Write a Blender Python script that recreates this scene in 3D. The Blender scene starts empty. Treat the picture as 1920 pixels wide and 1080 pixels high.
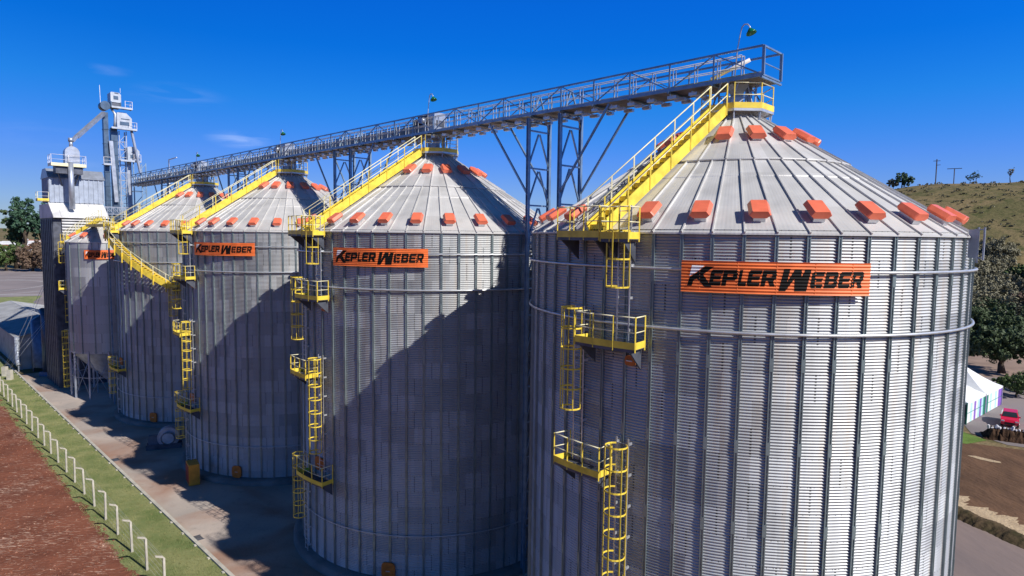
import bpy, math, random
from mathutils import Vector, Matrix, noise
R = math.radians
scene = bpy.context.scene
COL = scene.collection

# ------------------------------------------------------------------ camera
CH = 20.43
cam_d = bpy.data.cameras.new("camera")
cam_d.sensor_width = 36.0
cam_d.lens = 36.0 * 1208.3 / 1920.0
cam_d.clip_start = 0.5
cam_d.clip_end = 9000
cam = bpy.data.objects.new("camera", cam_d)
COL.objects.link(cam)
cam.matrix_world = (Matrix.Translation((0, 0, CH)) @ Matrix.Rotation(math.pi/2 - .0785, 4, 'X')
                    @ Matrix.Rotation(.0119, 4, 'Z'))
scene.camera = cam

# ------------------------------------------------------------------ sky and sun
SUN_AZ, SUN_EL = R(51), R(37)          # azimuth from -Y towards +X
w = bpy.data.worlds.new("World"); scene.world = w; w.use_nodes = True
nt = w.node_tree; nt.nodes.clear()
def N(tree, typ, **kw):
    n = tree.nodes.new(typ)
    for k, v in kw.items():
        setattr(n, k, v)
    return n
sky = N(nt, 'ShaderNodeTexSky', sky_type='NISHITA', sun_disc=False, sun_elevation=SUN_EL,
        sun_rotation=R(129), altitude=900, air_density=1.0, dust_density=0.25, ozone_density=3.2)
hsv = N(nt, 'ShaderNodeHueSaturation'); hsv.inputs['Saturation'].default_value = 1.32
hsv.inputs['Value'].default_value = 1.0; hsv.inputs['Hue'].default_value = 0.507
bg = N(nt, 'ShaderNodeBackground'); bg.inputs['Strength'].default_value = 0.127
outw = N(nt, 'ShaderNodeOutputWorld')
nt.links.new(sky.outputs[0], hsv.inputs['Color'])
# polarised look of the sky: tint by elevation
tc0 = N(nt, 'ShaderNodeTexCoord'); sp0 = N(nt, 'ShaderNodeSeparateXYZ'); nt.links.new(tc0.outputs['Generated'], sp0.inputs[0])
cr0 = N(nt, 'ShaderNodeValToRGB'); nt.links.new(sp0.outputs[2], cr0.inputs[0])
cr0.color_ramp.elements[0].position = 0.0; cr0.color_ramp.elements[0].color = (.32, .38, .62, 1)
cr0.color_ramp.elements[1].position = 1.0; cr0.color_ramp.elements[1].color = (.20, .31, .24, 1)
for p_, c_ in ((.035, (.30, .36, .60)), (.078, (.30, .385, .68)), (.117, (.27, .415, .76)), (.194, (.11, .51, .83)), (.267, (.03, .50, .91)), (.33, (.03, .52, 1.0)), (.55, (.18, .42, .44))):
    e_ = cr0.color_ramp.elements.new(p_); e_.color = (*c_, 1)
tn0 = N(nt, 'ShaderNodeMixRGB', blend_type='MULTIPLY'); tn0.inputs[0].default_value = 1
nt.links.new(hsv.outputs[0], tn0.inputs[1]); nt.links.new(cr0.outputs[0], tn0.inputs[2])
# thin wisps of cirrus in a few directions of the sky
tc = N(nt, 'ShaderNodeTexCoord')
mp = N(nt, 'ShaderNodeMapping'); mp.inputs['Scale'].default_value = (5, 5, 34)
mp.inputs['Rotation'].default_value = (0, 0.10, 0)
nz = N(nt, 'ShaderNodeTexNoise'); nz.inputs['Scale'].default_value = 2.4; nz.inputs['Detail'].default_value = 6
nz.inputs['Distortion'].default_value = .6
nt.links.new(tc.outputs['Generated'], mp.inputs[0]); nt.links.new(mp.outputs[0], nz.inputs['Vector'])
rn = N(nt, 'ShaderNodeMapRange'); rn.inputs[1].default_value = .42; rn.inputs[2].default_value = .75
nt.links.new(nz.outputs[0], rn.inputs[0])
def pix_dir(x, y):
    U, V = (x-960)/1208.3, (y-540)/1208.3
    cr, sr = math.cos(.0119), math.sin(.0119)
    u, v = U*cr+V*sr, -U*sr+V*cr
    c, s = math.cos(.0785), math.sin(.0785)
    return Vector((u, c-v*s, -v*c-s)).normalized()
prev = None
for (x, y, rad, sx, st) in [(452, 262, .055, 1, .5), (335, 182, .075, 1, .16), (200, 131, .035, 1, .14), (165, 312, .03, 1, .12), (60, 250, .1, 1, .05)]:
    d = pix_dir(x, y)
    sub = N(nt, 'ShaderNodeVectorMath', operation='SUBTRACT'); sub.inputs[1].default_value = d
    nt.links.new(tc.outputs['Generated'], sub.inputs[0])
    sc = N(nt, 'ShaderNodeVectorMath', operation='MULTIPLY'); sc.inputs[1].default_value = (1, 1, 3.6)
    nt.links.new(sub.outputs[0], sc.inputs[0])
    ln = N(nt, 'ShaderNodeVectorMath', operation='LENGTH'); nt.links.new(sc.outputs[0], ln.inputs[0])
    mr = N(nt, 'ShaderNodeMapRange', interpolation_type='SMOOTHSTEP'); mr.inputs[1].default_value = rad; mr.inputs[2].default_value = 0
    mr.inputs[3].default_value = 0; mr.inputs[4].default_value = st*.6
    nt.links.new(ln.outputs['Value'], mr.inputs[0])
    if prev is None: prev = mr.outputs[0]
    else:
        ad = N(nt, 'ShaderNodeMath', operation='ADD'); nt.links.new(prev, ad.inputs[0]); nt.links.new(mr.outputs[0], ad.inputs[1]); prev = ad.outputs[0]
mu = N(nt, 'ShaderNodeMath', operation='MULTIPLY'); nt.links.new(prev, mu.inputs[0]); nt.links.new(rn.outputs[0], mu.inputs[1])
mx = N(nt, 'ShaderNodeMixRGB'); mx.inputs[2].default_value = (7.5, 8.0, 8.8, 1)
nt.links.new(mu.outputs[0], mx.inputs[0]); dt0 = N(nt, 'ShaderNodeVectorMath', operation='DOT_PRODUCT'); dt0.inputs[1].default_value = (.77, .63, 0)
nt.links.new(tc0.outputs['Generated'], dt0.inputs[0])
mg0 = N(nt, 'ShaderNodeMapRange'); mg0.inputs[1].default_value = .15; mg0.inputs[2].default_value = 1.0
mg0.inputs[3].default_value = .88; mg0.inputs[4].default_value = 1.30; nt.links.new(dt0.outputs['Value'], mg0.inputs[0])
vs0 = N(nt, 'ShaderNodeVectorMath', operation='SCALE'); nt.links.new(tn0.outputs[0], vs0.inputs[0]); nt.links.new(mg0.outputs[0], vs0.inputs['Scale'])
nt.links.new(vs0.outputs[0], mx.inputs[1])
nt.links.new(mx.outputs[0], bg.inputs[0]); nt.links.new(bg.outputs[0], outw.inputs[0])

sun_d = bpy.data.lights.new("sun", 'SUN'); sun_d.energy = 4.35; sun_d.angle = R(.53); sun_d.color = (1, .95, .88)
sun = bpy.data.objects.new("sun", sun_d); COL.objects.link(sun)
sdir = Vector((math.sin(SUN_AZ)*math.cos(SUN_EL), -math.cos(SUN_AZ)*math.cos(SUN_EL), math.sin(SUN_EL)))
sun.rotation_euler = sdir.to_track_quat('Z', 'Y').to_euler()
scene.view_settings.view_transform = 'Standard'
scene.view_settings.look = 'None'
scene.view_settings.gamma = 1.0
scene.view_settings.exposure = 0.3
scene.render.engine = 'CYCLES'
scene.cycles.max_bounces = 6

# ------------------------------------------------------------------ materials
def mat(name, col, rough=.6, metal=0.0, var=.12, vscale=1.5, bump=0.0, bscale=20, spec=.5, stretch=None, col2=None, mixlo=.45, mixhi=.62):
    m = bpy.data.materials.new(name); m.use_nodes = True
    t = m.node_tree; b = t.nodes['Principled BSDF']
    b.inputs['Roughness'].default_value = rough; b.inputs['Metallic'].default_value = metal
    b.inputs['Specular IOR Level'].default_value = spec
    tcn = N(t, 'ShaderNodeTexCoord'); mpn = N(t, 'ShaderNodeMapping')
    if stretch: mpn.inputs['Scale'].default_value = stretch
    t.links.new(tcn.outputs['Object'], mpn.inputs[0])
    n1 = N(t, 'ShaderNodeTexNoise'); n1.inputs['Scale'].default_value = vscale; n1.inputs['Detail'].default_value = 5
    t.links.new(mpn.outputs[0], n1.inputs['Vector'])
    c2 = col2 or tuple(max(0, c*(1-var*2.2)) for c in col)
    mxn = N(t, 'ShaderNodeMixRGB'); mxn.inputs[1].default_value = (*c2, 1); mxn.inputs[2].default_value = (*[min(1, c*(1+(0 if col2 else var))) for c in col], 1)
    r_ = N(t, 'ShaderNodeMapRange'); r_.inputs[1].default_value = mixlo-.17; r_.inputs[2].default_value = mixhi
    t.links.new(n1.outputs[0], r_.inputs[0]); t.links.new(r_.outputs[0], mxn.inputs[0])
    t.links.new(mxn.outputs[0], b.inputs['Base Color'])
    if bump:
        n2 = N(t, 'ShaderNodeTexNoise'); n2.inputs['Scale'].default_value = bscale; n2.inputs['Detail'].default_value = 4
        t.links.new(mpn.outputs[0], n2.inputs['Vector'])
        bp = N(t, 'ShaderNodeBump'); bp.inputs['Strength'].default_value = bump; bp.inputs['Distance'].default_value = .1
        t.links.new(n2.outputs[0], bp.inputs['Height']); t.links.new(bp.outputs[0], b.inputs['Normal'])
    return m

def math_node(t, op, a, b=None, c=None):
    n = N(t, 'ShaderNodeMath', operation=op)
    for i, v in enumerate((a, b, c)):
        if v is None: continue
        if isinstance(v, (int, float)): n.inputs[i].default_value = v
        else: t.links.new(v, n.inputs[i])
    return n.outputs[0]

NST = 58                    # stiffeners round each silo
STEP = 360.0/NST
A0 = -100.0                 # one stiffener's world angle
EAVE, SR = 20.77, 9.1
PITCH = .104

def silo_wall_mat(name, base=.56, sheet_h=.94, nsheet=NST/2, small=False):
    """galvanised corrugated sheets: each sheet its own tone, dark bolted lap seams"""
    m = bpy.data.materials.new(name); m.use_nodes = True
    t = m.node_tree; b = t.nodes['Principled BSDF']; L = t.links
    tcn = N(t, 'ShaderNodeTexCoord'); sep = N(t, 'ShaderNodeSeparateXYZ'); L.new(tcn.outputs['Object'], sep.inputs[0])
    ang = math_node(t, 'ARCTAN2', sep.outputs[1], sep.outputs[0])
    a = math_node(t, 'DIVIDE', math_node(t, 'SUBTRACT', ang, R(A0)), 2*math.pi)       # turns
    a = math_node(t, 'ADD', a, 2.0)
    row = math_node(t, 'DIVIDE', math_node(t, 'SUBTRACT', EAVE, sep.outputs[2]), sheet_h)
    rowi = math_node(t, 'FLOOR', row)
    off = math_node(t, 'MULTIPLY', math_node(t, 'MODULO', rowi, 2.0), 0.5)
    u = math_node(t, 'ADD', math_node(t, 'MULTIPLY', a, nsheet), math_node(t, 'ADD', off, .27))
    ui = math_node(t, 'FLOOR', u); uf = math_node(t, 'FRACT', u)
    rf = math_node(t, 'FRACT', row)
    cmb = N(t, 'ShaderNodeCombineXYZ'); L.new(ui, cmb.inputs[0]); L.new(rowi, cmb.inputs[1])
    oi = N(t, 'ShaderNodeObjectInfo'); L.new(oi.outputs['Random'], cmb.inputs[2])
    wn = N(t, 'ShaderNodeTexWhiteNoise'); L.new(cmb.outputs[0], wn.inputs[0])
    # seam dashes: one lap column per sheet, bolts
    seam = math_node(t, 'LESS_THAN', math_node(t, 'ABSOLUTE', math_node(t, 'SUBTRACT', uf, .5)), .016)
    dash = math_node(t, 'LESS_THAN', math_node(t, 'FRACT', math_node(t, 'DIVIDE', sep.outputs[2], PITCH)), .55)
    rmid = math_node(t, 'GREATER_THAN', math_node(t, 'MODULO', math_node(t, 'ADD', rowi, ui), 3.0), .5)
    sm = math_node(t, 'MULTIPLY', math_node(t, 'MULTIPLY', seam, dash), math_node(t, 'MULTIPLY', rmid, math_node(t, 'GREATER_THAN', wn.outputs[0], .25)))
    # bolts along horizontal laps
    hb = math_node(t, 'LESS_THAN', rf, .035)
    bd = math_node(t, 'LESS_THAN', math_node(t, 'FRACT', math_node(t, 'MULTIPLY', u, 9.0)), .13)
    hbm = math_node(t, 'MULTIPLY', math_node(t, 'MULTIPLY', hb, bd), .75)
    dark = math_node(t, 'MAXIMUM', math_node(t, 'MULTIPLY', sm, .75), hbm)
    # streaks of dirt running down
    mpn = N(t, 'ShaderNodeMapping'); mpn.inputs['Scale'].default_value = (2.2, 2.2, .10); L.new(tcn.outputs['Object'], mpn.inputs[0])
    n1 = N(t, 'ShaderNodeTexNoise'); n1.inputs['Scale'].default_value = 1.6; n1.inputs['Detail'].default_value = 6; L.new(mpn.outputs[0], n1.inputs['Vector'])
    n2 = N(t, 'ShaderNodeTexNoise'); n2.inputs['Scale'].default_value = .35; n2.inputs['Detail'].default_value = 5; L.new(tcn.outputs['Object'], n2.inputs['Vector'])
    v = math_node(t, 'ADD', math_node(t, 'MULTIPLY', math_node(t, 'SUBTRACT', wn.outputs[0], .5), .33),
                  math_node(t, 'ADD', math_node(t, 'MULTIPLY', math_node(t, 'SUBTRACT', n1.outputs[0], .5), .42), math_node(t, 'MULTIPLY', math_node(t, 'SUBTRACT', n2.outputs[0], .5), .14)))
    v = math_node(t, 'MULTIPLY', math_node(t, 'ADD', v, 1.0), math_node(t, 'SUBTRACT', 1.0, dark))
    cc = N(t, 'ShaderNodeVectorMath', operation='SCALE'); cc.inputs[0].default_value = (base*.95, base*.98, base*1.0)
    L.new(v, cc.inputs['Scale'])
    # faint brown weathering streaks
    st1 = N(t, 'ShaderNodeMapRange'); st1.inputs[1].default_value = .50; st1.inputs[2].default_value = .72; st1.inputs[4].default_value = .55; L.new(n1.outputs[0], st1.inputs[0])
    br1 = N(t, 'ShaderNodeMixRGB', blend_type='MULTIPLY'); br1.inputs[2].default_value = (.80, .66, .54, 1)
    L.new(st1.outputs[0], br1.inputs[0]); L.new(cc.outputs[0], br1.inputs[1]); L.new(br1.outputs[0], b.inputs['Base Color'])
    rr = math_node(t, 'ADD', .50, math_node(t, 'MULTIPLY', wn.outputs[0], .12)); rr = math_node(t, 'ADD', rr, math_node(t, 'MULTIPLY', n2.outputs[0], .1))
    L.new(rr, b.inputs['Roughness']); b.inputs['Metallic'].default_value = .78
    return m

M = {}
M['wall'] = silo_wall_mat('galvanised_corrugated', .50)
M['small_wall'] = silo_wall_mat('galvanised_flat', .52, sheet_h=1.15, nsheet=8.5)
M['stiff'] = mat('galvanised_stiffener', (.25, .31, .32), .45, .6, .10, 3)
M['galv'] = mat('galvanised_bright', (.62, .64, .66), .4, .6, .08, 3)
M['truss'] = mat('galvanised_truss', (.25, .36, .48), .42, .6, .12, 2)
M['deck'] = mat('gallery_floor_steel', (.22, .19, .17), .6, .4, .2, 1.2)
M['casing'] = mat('conveyor_casing_steel', (.20, .23, .28), .4, .6, .2, .8)
M['yellow'] = mat('yellow_paint', (.84, .63, .07), .42, 0, .11, 2.2)
M['pale_yellow'] = mat('yellow_paint_sun_glare', (.84, .79, .52), .4, 0, .06, 3)  # paler than the yellow paint: sun glare put into the colour
M['orange'] = mat('orange_paint', (.86, .19, .10), .35, 0, .06, 3)
M['sign'] = mat('sign_orange', (.86, .19, .045), .5, 0, .10, 1.2, stretch=(1, 1, .3))
M['black'] = mat('sign_black', (.010, .010, .010), .6, 0, .1, spec=.15)
M['white'] = mat('sign_white', (.8, .78, .8), .4, 0, .05)
M['darkorange'] = mat('orange_hatch', (.55, .16, .02), .5, 0, .12, 3)
M['concrete'] = mat('concrete_plinth', (.22, .21, .20), .85, 0, .14, .8, .3, 8)
M['steelwhite'] = mat('pale_steel', (.46, .50, .56), .42, .35, .10, 1.5)
M['steelmid'] = mat('mid_steel', (.40, .44, .52), .42, .5, .12, 1.5)
M['cladding'] = mat('grey_blue_cladding', (.36, .41, .50), .5, .25, .08, 1.5)
M['steeldark'] = mat('dark_steel', (.10, .11, .14), .5, .4, .2, 1.5)
M['navy'] = mat('blue_grey_steel', (.09, .14, .21), .38, .5, .15, 1.5)
M['red'] = mat('red_car_paint', (.72, .02, .06), .25, 0, .03)
M['rubber'] = mat('rubber', (.02, .02, .02), .8, 0, .1)
M['glass'] = mat('dark_glass', (.03, .04, .05), .08, 0, .05)
M['green'] = mat('green_enamel', (.01, .16, .07), .2, 0, .05)
M['tent'] = mat('white_pvc', (.80, .82, .82), .5, 0, .03)
M['cyan'] = mat('tent_panel_cyan', (.45, .75, .80), .5, 0, .05)
M['purple'] = mat('tent_panel_purple', (.25, .12, .55), .5, 0, .05)
M['tgreen'] = mat('tent_panel_green', (.02, .22, .15), .5, 0, .05)
M['postc'] = mat('cast_concrete_post', (.50, .47, .40), .85, 0, .10, 2)
M['bark'] = mat('bark', (.07, .05, .035), .9, 0, .2, 3)
M['cable'] = mat('black_cable', (.015, .015, .018), .6, 0, .1)
M['wallpaint'] = mat('painted_masonry', (.42, .41, .40), .8, 0, .12, .8)
M['lightroof'] = mat('metal_sheet_roof', (.34, .345, .35), .55, .2, .12, .4)
M['fibre'] = mat('white_roof', (.70, .70, .70), .6, 0, .12, .5)

def roof_mat():
    m = mat('roof_sheet', (.61, .60, .585), .5, .2, .07, .9)
    t = m.node_tree; b = t.nodes['Principled BSDF']; L = t.links
    tcn = [n for n in t.nodes if n.type == 'TEX_COORD'][0]
    sep = N(t, 'ShaderNodeSeparateXYZ'); L.new(tcn.outputs['Object'], sep.inputs[0])
    ang = math_node(t, 'ARCTAN2', sep.outputs[1], sep.outputs[0])
    wv = math_node(t, 'SINE', math_node(t, 'MULTIPLY', ang, NST*7.0))
    bp = N(t, 'ShaderNodeBump'); bp.inputs['Strength'].default_value = .10; bp.inputs['Distance'].default_value = .01
    L.new(wv, bp.inputs['Height']); L.new(bp.outputs[0], b.inputs['Normal'])
    # per-sheet tone and dusty stains
    ui = math_node(t, 'FLOOR', math_node(t, 'DIVIDE', math_node(t, 'SUBTRACT', ang, R(A0)), R(STEP)))
    zi = math_node(t, 'FLOOR', math_node(t, 'DIVIDE', sep.outputs[2], 1.35))
    cmb = N(t, 'ShaderNodeCombineXYZ'); L.new(ui, cmb.inputs[0]); L.new(zi, cmb.inputs[1])
    wn = N(t, 'ShaderNodeTexWhiteNoise'); L.new(cmb.outputs[0], wn.inputs[0])
    old = b.inputs['Base Color'].links[0].from_socket
    sc = N(t, 'ShaderNodeVectorMath', operation='SCALE'); L.new(old, sc.inputs[0])
    L.new(math_node(t, 'ADD', .88, math_node(t, 'MULTIPLY', wn.outputs[0], .2)), sc.inputs['Scale'])
    L.new(sc.outputs[0], b.inputs['Base Color'])
    return m
M['roof'] = roof_mat()

def leaf_mat(name, c1, c2):
    m = bpy.data.materials.new(name); m.use_nodes = True
    t = m.node_tree; b = t.nodes['Principled BSDF']; b.inputs['Roughness'].default_value = .65
    g = N(t, 'ShaderNodeNewGeometry'); tcn = N(t, 'ShaderNodeTexCoord')
    n1 = N(t, 'ShaderNodeTexNoise'); n1.inputs['Scale'].default_value = .45; t.links.new(tcn.outputs['Object'], n1.inputs['Vector'])
    ad = math_node(t, 'ADD', math_node(t, 'MULTIPLY', g.outputs['Random Per Island'], .55), math_node(t, 'MULTIPLY', n1.outputs[0], .6))
    mxn = N(t, 'ShaderNodeMixRGB'); mxn.inputs[1].default_value = (*c1, 1); mxn.inputs[2].default_value = (*c2, 1)
    t.links.new(ad, mxn.inputs[0]); t.links.new(mxn.outputs[0], b.inputs['Base Color'])
    return m
M['leafdark'] = leaf_mat('dark_foliage', (.028, .048, .02), (.07, .11, .035))
M['leafmid'] = leaf_mat('green_foliage', (.035, .07, .015), (.10, .15, .04))
M['leafbrown'] = leaf_mat('dry_brown_foliage', (.09, .06, .04), (.20, .13, .085))
M['leafhill'] = leaf_mat('dull_scrub_foliage', (.13, .125, .075), (.27, .25, .16))
M['leafteal'] = leaf_mat('blue_green_foliage', (.02, .06, .035), (.06, .13, .07))

# ------------------------------------------------------------------ mesh builder
class MB:
    def __init__(s): s.v = []; s.f = []; s.mi = []; s.sm = []
    def face(s, idx, mi=0, sm=False): s.f.append(idx); s.mi.append(mi); s.sm.append(sm)
    def poly(s, pts, mi=0):
        b = len(s.v); s.v += [tuple(p) for p in pts]; s.face(list(range(b, b+len(pts))), mi); return s
    def hexa(s, p, mi=0):
        """p: 8 points, bottom loop then top loop"""
        b = len(s.v); s.v += [tuple(q) for q in p]
        for q in ((3, 2, 1, 0), (4, 5, 6, 7), (0, 1, 5, 4), (1, 2, 6, 5), (2, 3, 7, 6), (3, 0, 4, 7)):
            s.face([b+i for i in q], mi)
        return s
    def box(s, x0, x1, y0, y1, z0, z1, mi=0):
        return s.hexa([(x0, y0, z0), (x1, y0, z0), (x1, y1, z0), (x0, y1, z0), (x0, y0, z1), (x1, y0, z1), (x1, y1, z1), (x0, y1, z1)], mi)
    def bar(s, a, b, wd, hg=None, up=(0, 0, 1), mi=0):
        a = Vector(a); b = Vector(b); hg = hg or wd; d = b-a
        if d.length < 1e-5: return s
        d.normalize(); up = Vector(up)
        if abs(d.dot(up)) > .98: up = Vector((1, 0, 0)) if abs(d.x) < .9 else Vector((0, 1, 0))
        x = d.cross(up).normalized(); y = x.cross(d).normalized()
        x *= wd/2; y *= hg/2
        return s.hexa([a-x-y, a+x-y, a+x+y, a-x+y, b-x-y, b+x-y, b+x+y, b-x+y], mi)
    def tube(s, pts, r, n=6, mi=0, closed=False, cap=True, radii=None):
        pts = [Vector(p) for p in pts]; b = len(s.v); m = len(pts); prevx = None
        for i, p in enumerate(pts):
            if closed: d = pts[(i+1) % m]-pts[i-1]
            else: d = pts[min(i+1, m-1)]-pts[max(i-1, 0)]
            d.normalize()
            if prevx is None:
                up = Vector((0, 0, 1)) if abs(d.z) < .9 else Vector((1, 0, 0))
                x = d.cross(up).normalized()
            else:
                x = (prevx-d*prevx.dot(d)).normalized()
            prevx = x; y = x.cross(d)
            rr = radii[i] if radii else r
            for k in range(n):
                a = 2*math.pi*k/n
                s.v.append(tuple(p+x*(rr*math.cos(a))+y*(rr*math.sin(a))))
        for i in range(m if closed else m-1):
            j = (i+1) % m
            for k in range(n):
                s.face([b+i*n+k, b+i*n+(k+1) % n, b+j*n+(k+1) % n, b+j*n+k], mi, True)
        if cap and not closed:
            s.face([b+k for k in range(n)][::-1], mi); s.face([b+(m-1)*n+k for k in range(n)], mi)
        return s
    def lathe(s, prof, n=32, c=(0, 0, 0), mi=0, sm=True):
        b = len(s.v); m = len(prof)
        for i in range(n):
            a = 2*math.pi*i/n
            for (r, z) in prof: s.v.append((c[0]+r*math.cos(a), c[1]+r*math.sin(a), c[2]+z))
        for i in range(n):
            j = (i+1) % n
            for k in range(m-1):
                s.face([b+i*m+k, b+j*m+k, b+j*m+k+1, b+i*m+k+1], mi, sm)
        return s
    def prism(s, pts, vec, mi=0):
        n = len(pts); b = len(s.v); vec = Vector(vec)
        s.v += [tuple(Vector(p)) for p in pts]+[tuple(Vector(p)+vec) for p in pts]
        s.face(list(range(b, b+n))[::-1], mi); s.face(list(range(b+n, b+2*n)), mi)
        for i in range(n):
            j = (i+1) % n; s.face([b+i, b+j, b+n+j, b+n+i], mi)
        return s
    def build(s, name, mats, parent=None, loc=None, rotz=None):
        me = bpy.data.meshes.new(name); me.from_pydata(s.v, [], s.f)
        if not isinstance(mats, (list, tuple)): mats = [mats]
        for m in mats: me.materials.append(m)
        me.polygons.foreach_set('material_index', s.mi); me.polygons.foreach_set('use_smooth', s.sm)
        me.update()
        o = bpy.data.objects.new(name, me); COL.objects.link(o)
        if parent: o.parent = parent
        if loc: o.location = loc
        if rotz is not None: o.rotation_euler.z = rotz
        return o

def empty(name, loc=(0, 0, 0), rz=0):
    o = bpy.data.objects.new(name, None); COL.objects.link(o); o.location = loc; o.rotation_euler.z = rz
    o.empty_display_size = .5
    return o
def tag(o, label=None, cat=None, group=None, kind=None):
    if label: o['label'] = label
    if cat: o['category'] = cat
    if group: o['group'] = group
    if kind: o['kind'] = kind
    return o
CH_MAP = {}
def children(o): return CH_MAP.get(o.name, [])
def copy_tree(o, parent=None, skip=()):
    kids = {}
    for q in COL.objects:
        if q.parent: kids.setdefault(q.parent.name, []).append(q)
    def rec(o, parent):
        c = o.copy(); COL.objects.link(c); c.parent = parent
        for ch in kids.get(o.name, []):
            if ch.get('skip') in skip and ch.get('skip') is not None: continue
            rec(ch, c)
        return c
    return rec(o, parent)

# row frame: local x = s (along the silo row, away from silo one), local y = w (towards the fence)
C1 = Vector((10.087, 29.8, 0))
RV = Vector((-.70711, .70711, 0)); NV = Vector((-.70711, -.70711, 0))
FR = R(135)
SP = 21.82
def fw(s, w_, z=0): return C1+RV*s+NV*w_+Vector((0, 0, z))
def pol(a, r, z): return Vector((r*math.cos(R(a)), r*math.sin(R(a)), z))

# ------------------------------------------------------------------ setting: ground, roads, hills
rnd = random.Random(4)
def smooth(a, b, x):
    t_ = max(0, min(1, (x-a)/(b-a))); return t_*t_*(3-2*t_)
def terrain_h(x, y):
    h = 0
    br = math.degrees(math.atan2(x, y)); dist = math.hypot(x, y)
    # grassy hill on the right
    if x > 0 and y > -300:
        k = smooth(17, 31, br)
        rise = smooth(165, 335, dist)
        h += k*rise*47*(1+.04*math.sin(x*.02+1)) - k*smooth(345, 900, dist)*55
        h += k*rise*(noise.noise(Vector((x*.012, y*.012, 0)))*4+noise.noise(Vector((x*.045, y*.045, 3)))*1.4)
    # far ridges on the horizon
    if dist > 1500:
        q = smooth(1500, 3400, dist)
        h += q*(30+22*noise.noise(Vector((x*.0007, y*.0007, 5)))+8*noise.noise(Vector((x*.003, y*.003, 9))))
    elif dist > 230 and x < 0: h += noise.noise(Vector((x*.006, y*.006, 2)))*3*smooth(400, 700, dist)
    return h
def axis(lim, fine, grow):
    a = [0.0]; st = fine
    while a[-1] < lim:
        a.append(a[-1]+st)
        if a[-1] > 380: st *= grow
    return [-q for q in a[:0:-1]]+a
ax = axis(7000, 9, 1.16)
mb = MB()
n = len(ax)
for j in range(n):
    for i in range(n):
        mb.v.append((ax[i], ax[j], terrain_h(ax[i], ax[j])-.02))
for j in range(n-1):
    for i in range(n-1):
        mb.face([j*n+i, j*n+i+1, (j+1)*n+i+1, (j+1)*n+i], 0, True)

def ground_mat():
    m = bpy.data.materials.new('dry_land'); m.use_nodes = True
    t = m.node_tree; b = t.nodes['Principled BSDF']; b.inputs['Roughness'].default_value = .95; L = t.links
    b.inputs['Specular IOR Level'].default_value = .15
    tcn = N(t, 'ShaderNodeTexCoord')
    def nz_(sc, det=6, dist=0):
        q = N(t, 'ShaderNodeTexNoise'); q.inputs['Scale'].default_value = sc; q.inputs['Detail'].default_value = det
        q.inputs['Distortion'].default_value = dist
        L.new(tcn.outputs['Object'], q.inputs['Vector']); return q.outputs[0]
    def mix(f, a, c):
        q = N(t, 'ShaderNodeMixRGB')
        L.new(f, q.inputs[0])
        for i, v in ((1, a), (2, c)):
            if isinstance(v, tuple): q.inputs[i].default_value = (*v, 1)
            else: L.new(v, q.inputs[i])
        return q.outputs[0]
    def rng(s, lo, hi):
        q = N(t, 'ShaderNodeMapRange'); q.inputs[1].default_value = lo; q.inputs[2].default_value = hi; L.new(s, q.inputs[0]); return q.outputs[0]
    c = mix(rng(nz_(.05, 8, .6), .45, .66), (.23, .175, .09), (.13, .12, .052))
    c = mix(rng(nz_(.35, 8), .5, .72), c, (.075, .085, .03))
    c = mix(rng(nz_(.018, 5), .56, .68), c, (.26, .20, .12))
    c = mix(math_node(t, 'MULTIPLY', rng(nz_(2.2, 6), .5, .75), .5), c, (.05, .05, .022))
    L.new(c, b.inputs['Base Color'])
    bp = N(t, 'ShaderNodeBump'); bp.inputs['Strength'].default_value = .6; bp.inputs['Distance'].default_value = .6
    L.new(nz_(.8, 8), bp.inputs['Height']); L.new(bp.outputs[0], b.inputs['Normal'])
    return m
tag(mb.build('ground', ground_mat()), kind='structure')

def sheet(name, pts, z, m, kind='structure'):
    mb = MB(); mb.poly([(p[0], p[1], z) for p in pts]); return tag(mb.build(name, m), kind=kind)
def strip(name, sA, sB, wl, wr, z, m, ds=.8, jl=0, jr=0, seed=1, rotate=True):
    """ribbon along s between w=wl(s) and w=wr(s) with ragged edges"""
    q = random.Random(seed); mb = MB(); k = 0; s = sA; first = True
    while s <= sB+1e-6:
        a = fw(s, wl+q.uniform(-jl, jl)+jl*1.6*noise.noise(Vector((s*.3, seed, 0))), z); c = fw(s, wr+q.uniform(-jr, jr)+jr*(5*noise.noise(Vector((s*.35, seed, 4)))+3*noise.noise(Vector((s*1.1, seed, 8)))), z)
        mb.v += [tuple(a), tuple(c)]
        if not first: b_ = len(mb.v); mb.face([b_-4, b_-3, b_-1, b_-2])
        first = False; s += ds
    return tag(mb.build(name, m), kind='structure')

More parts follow.
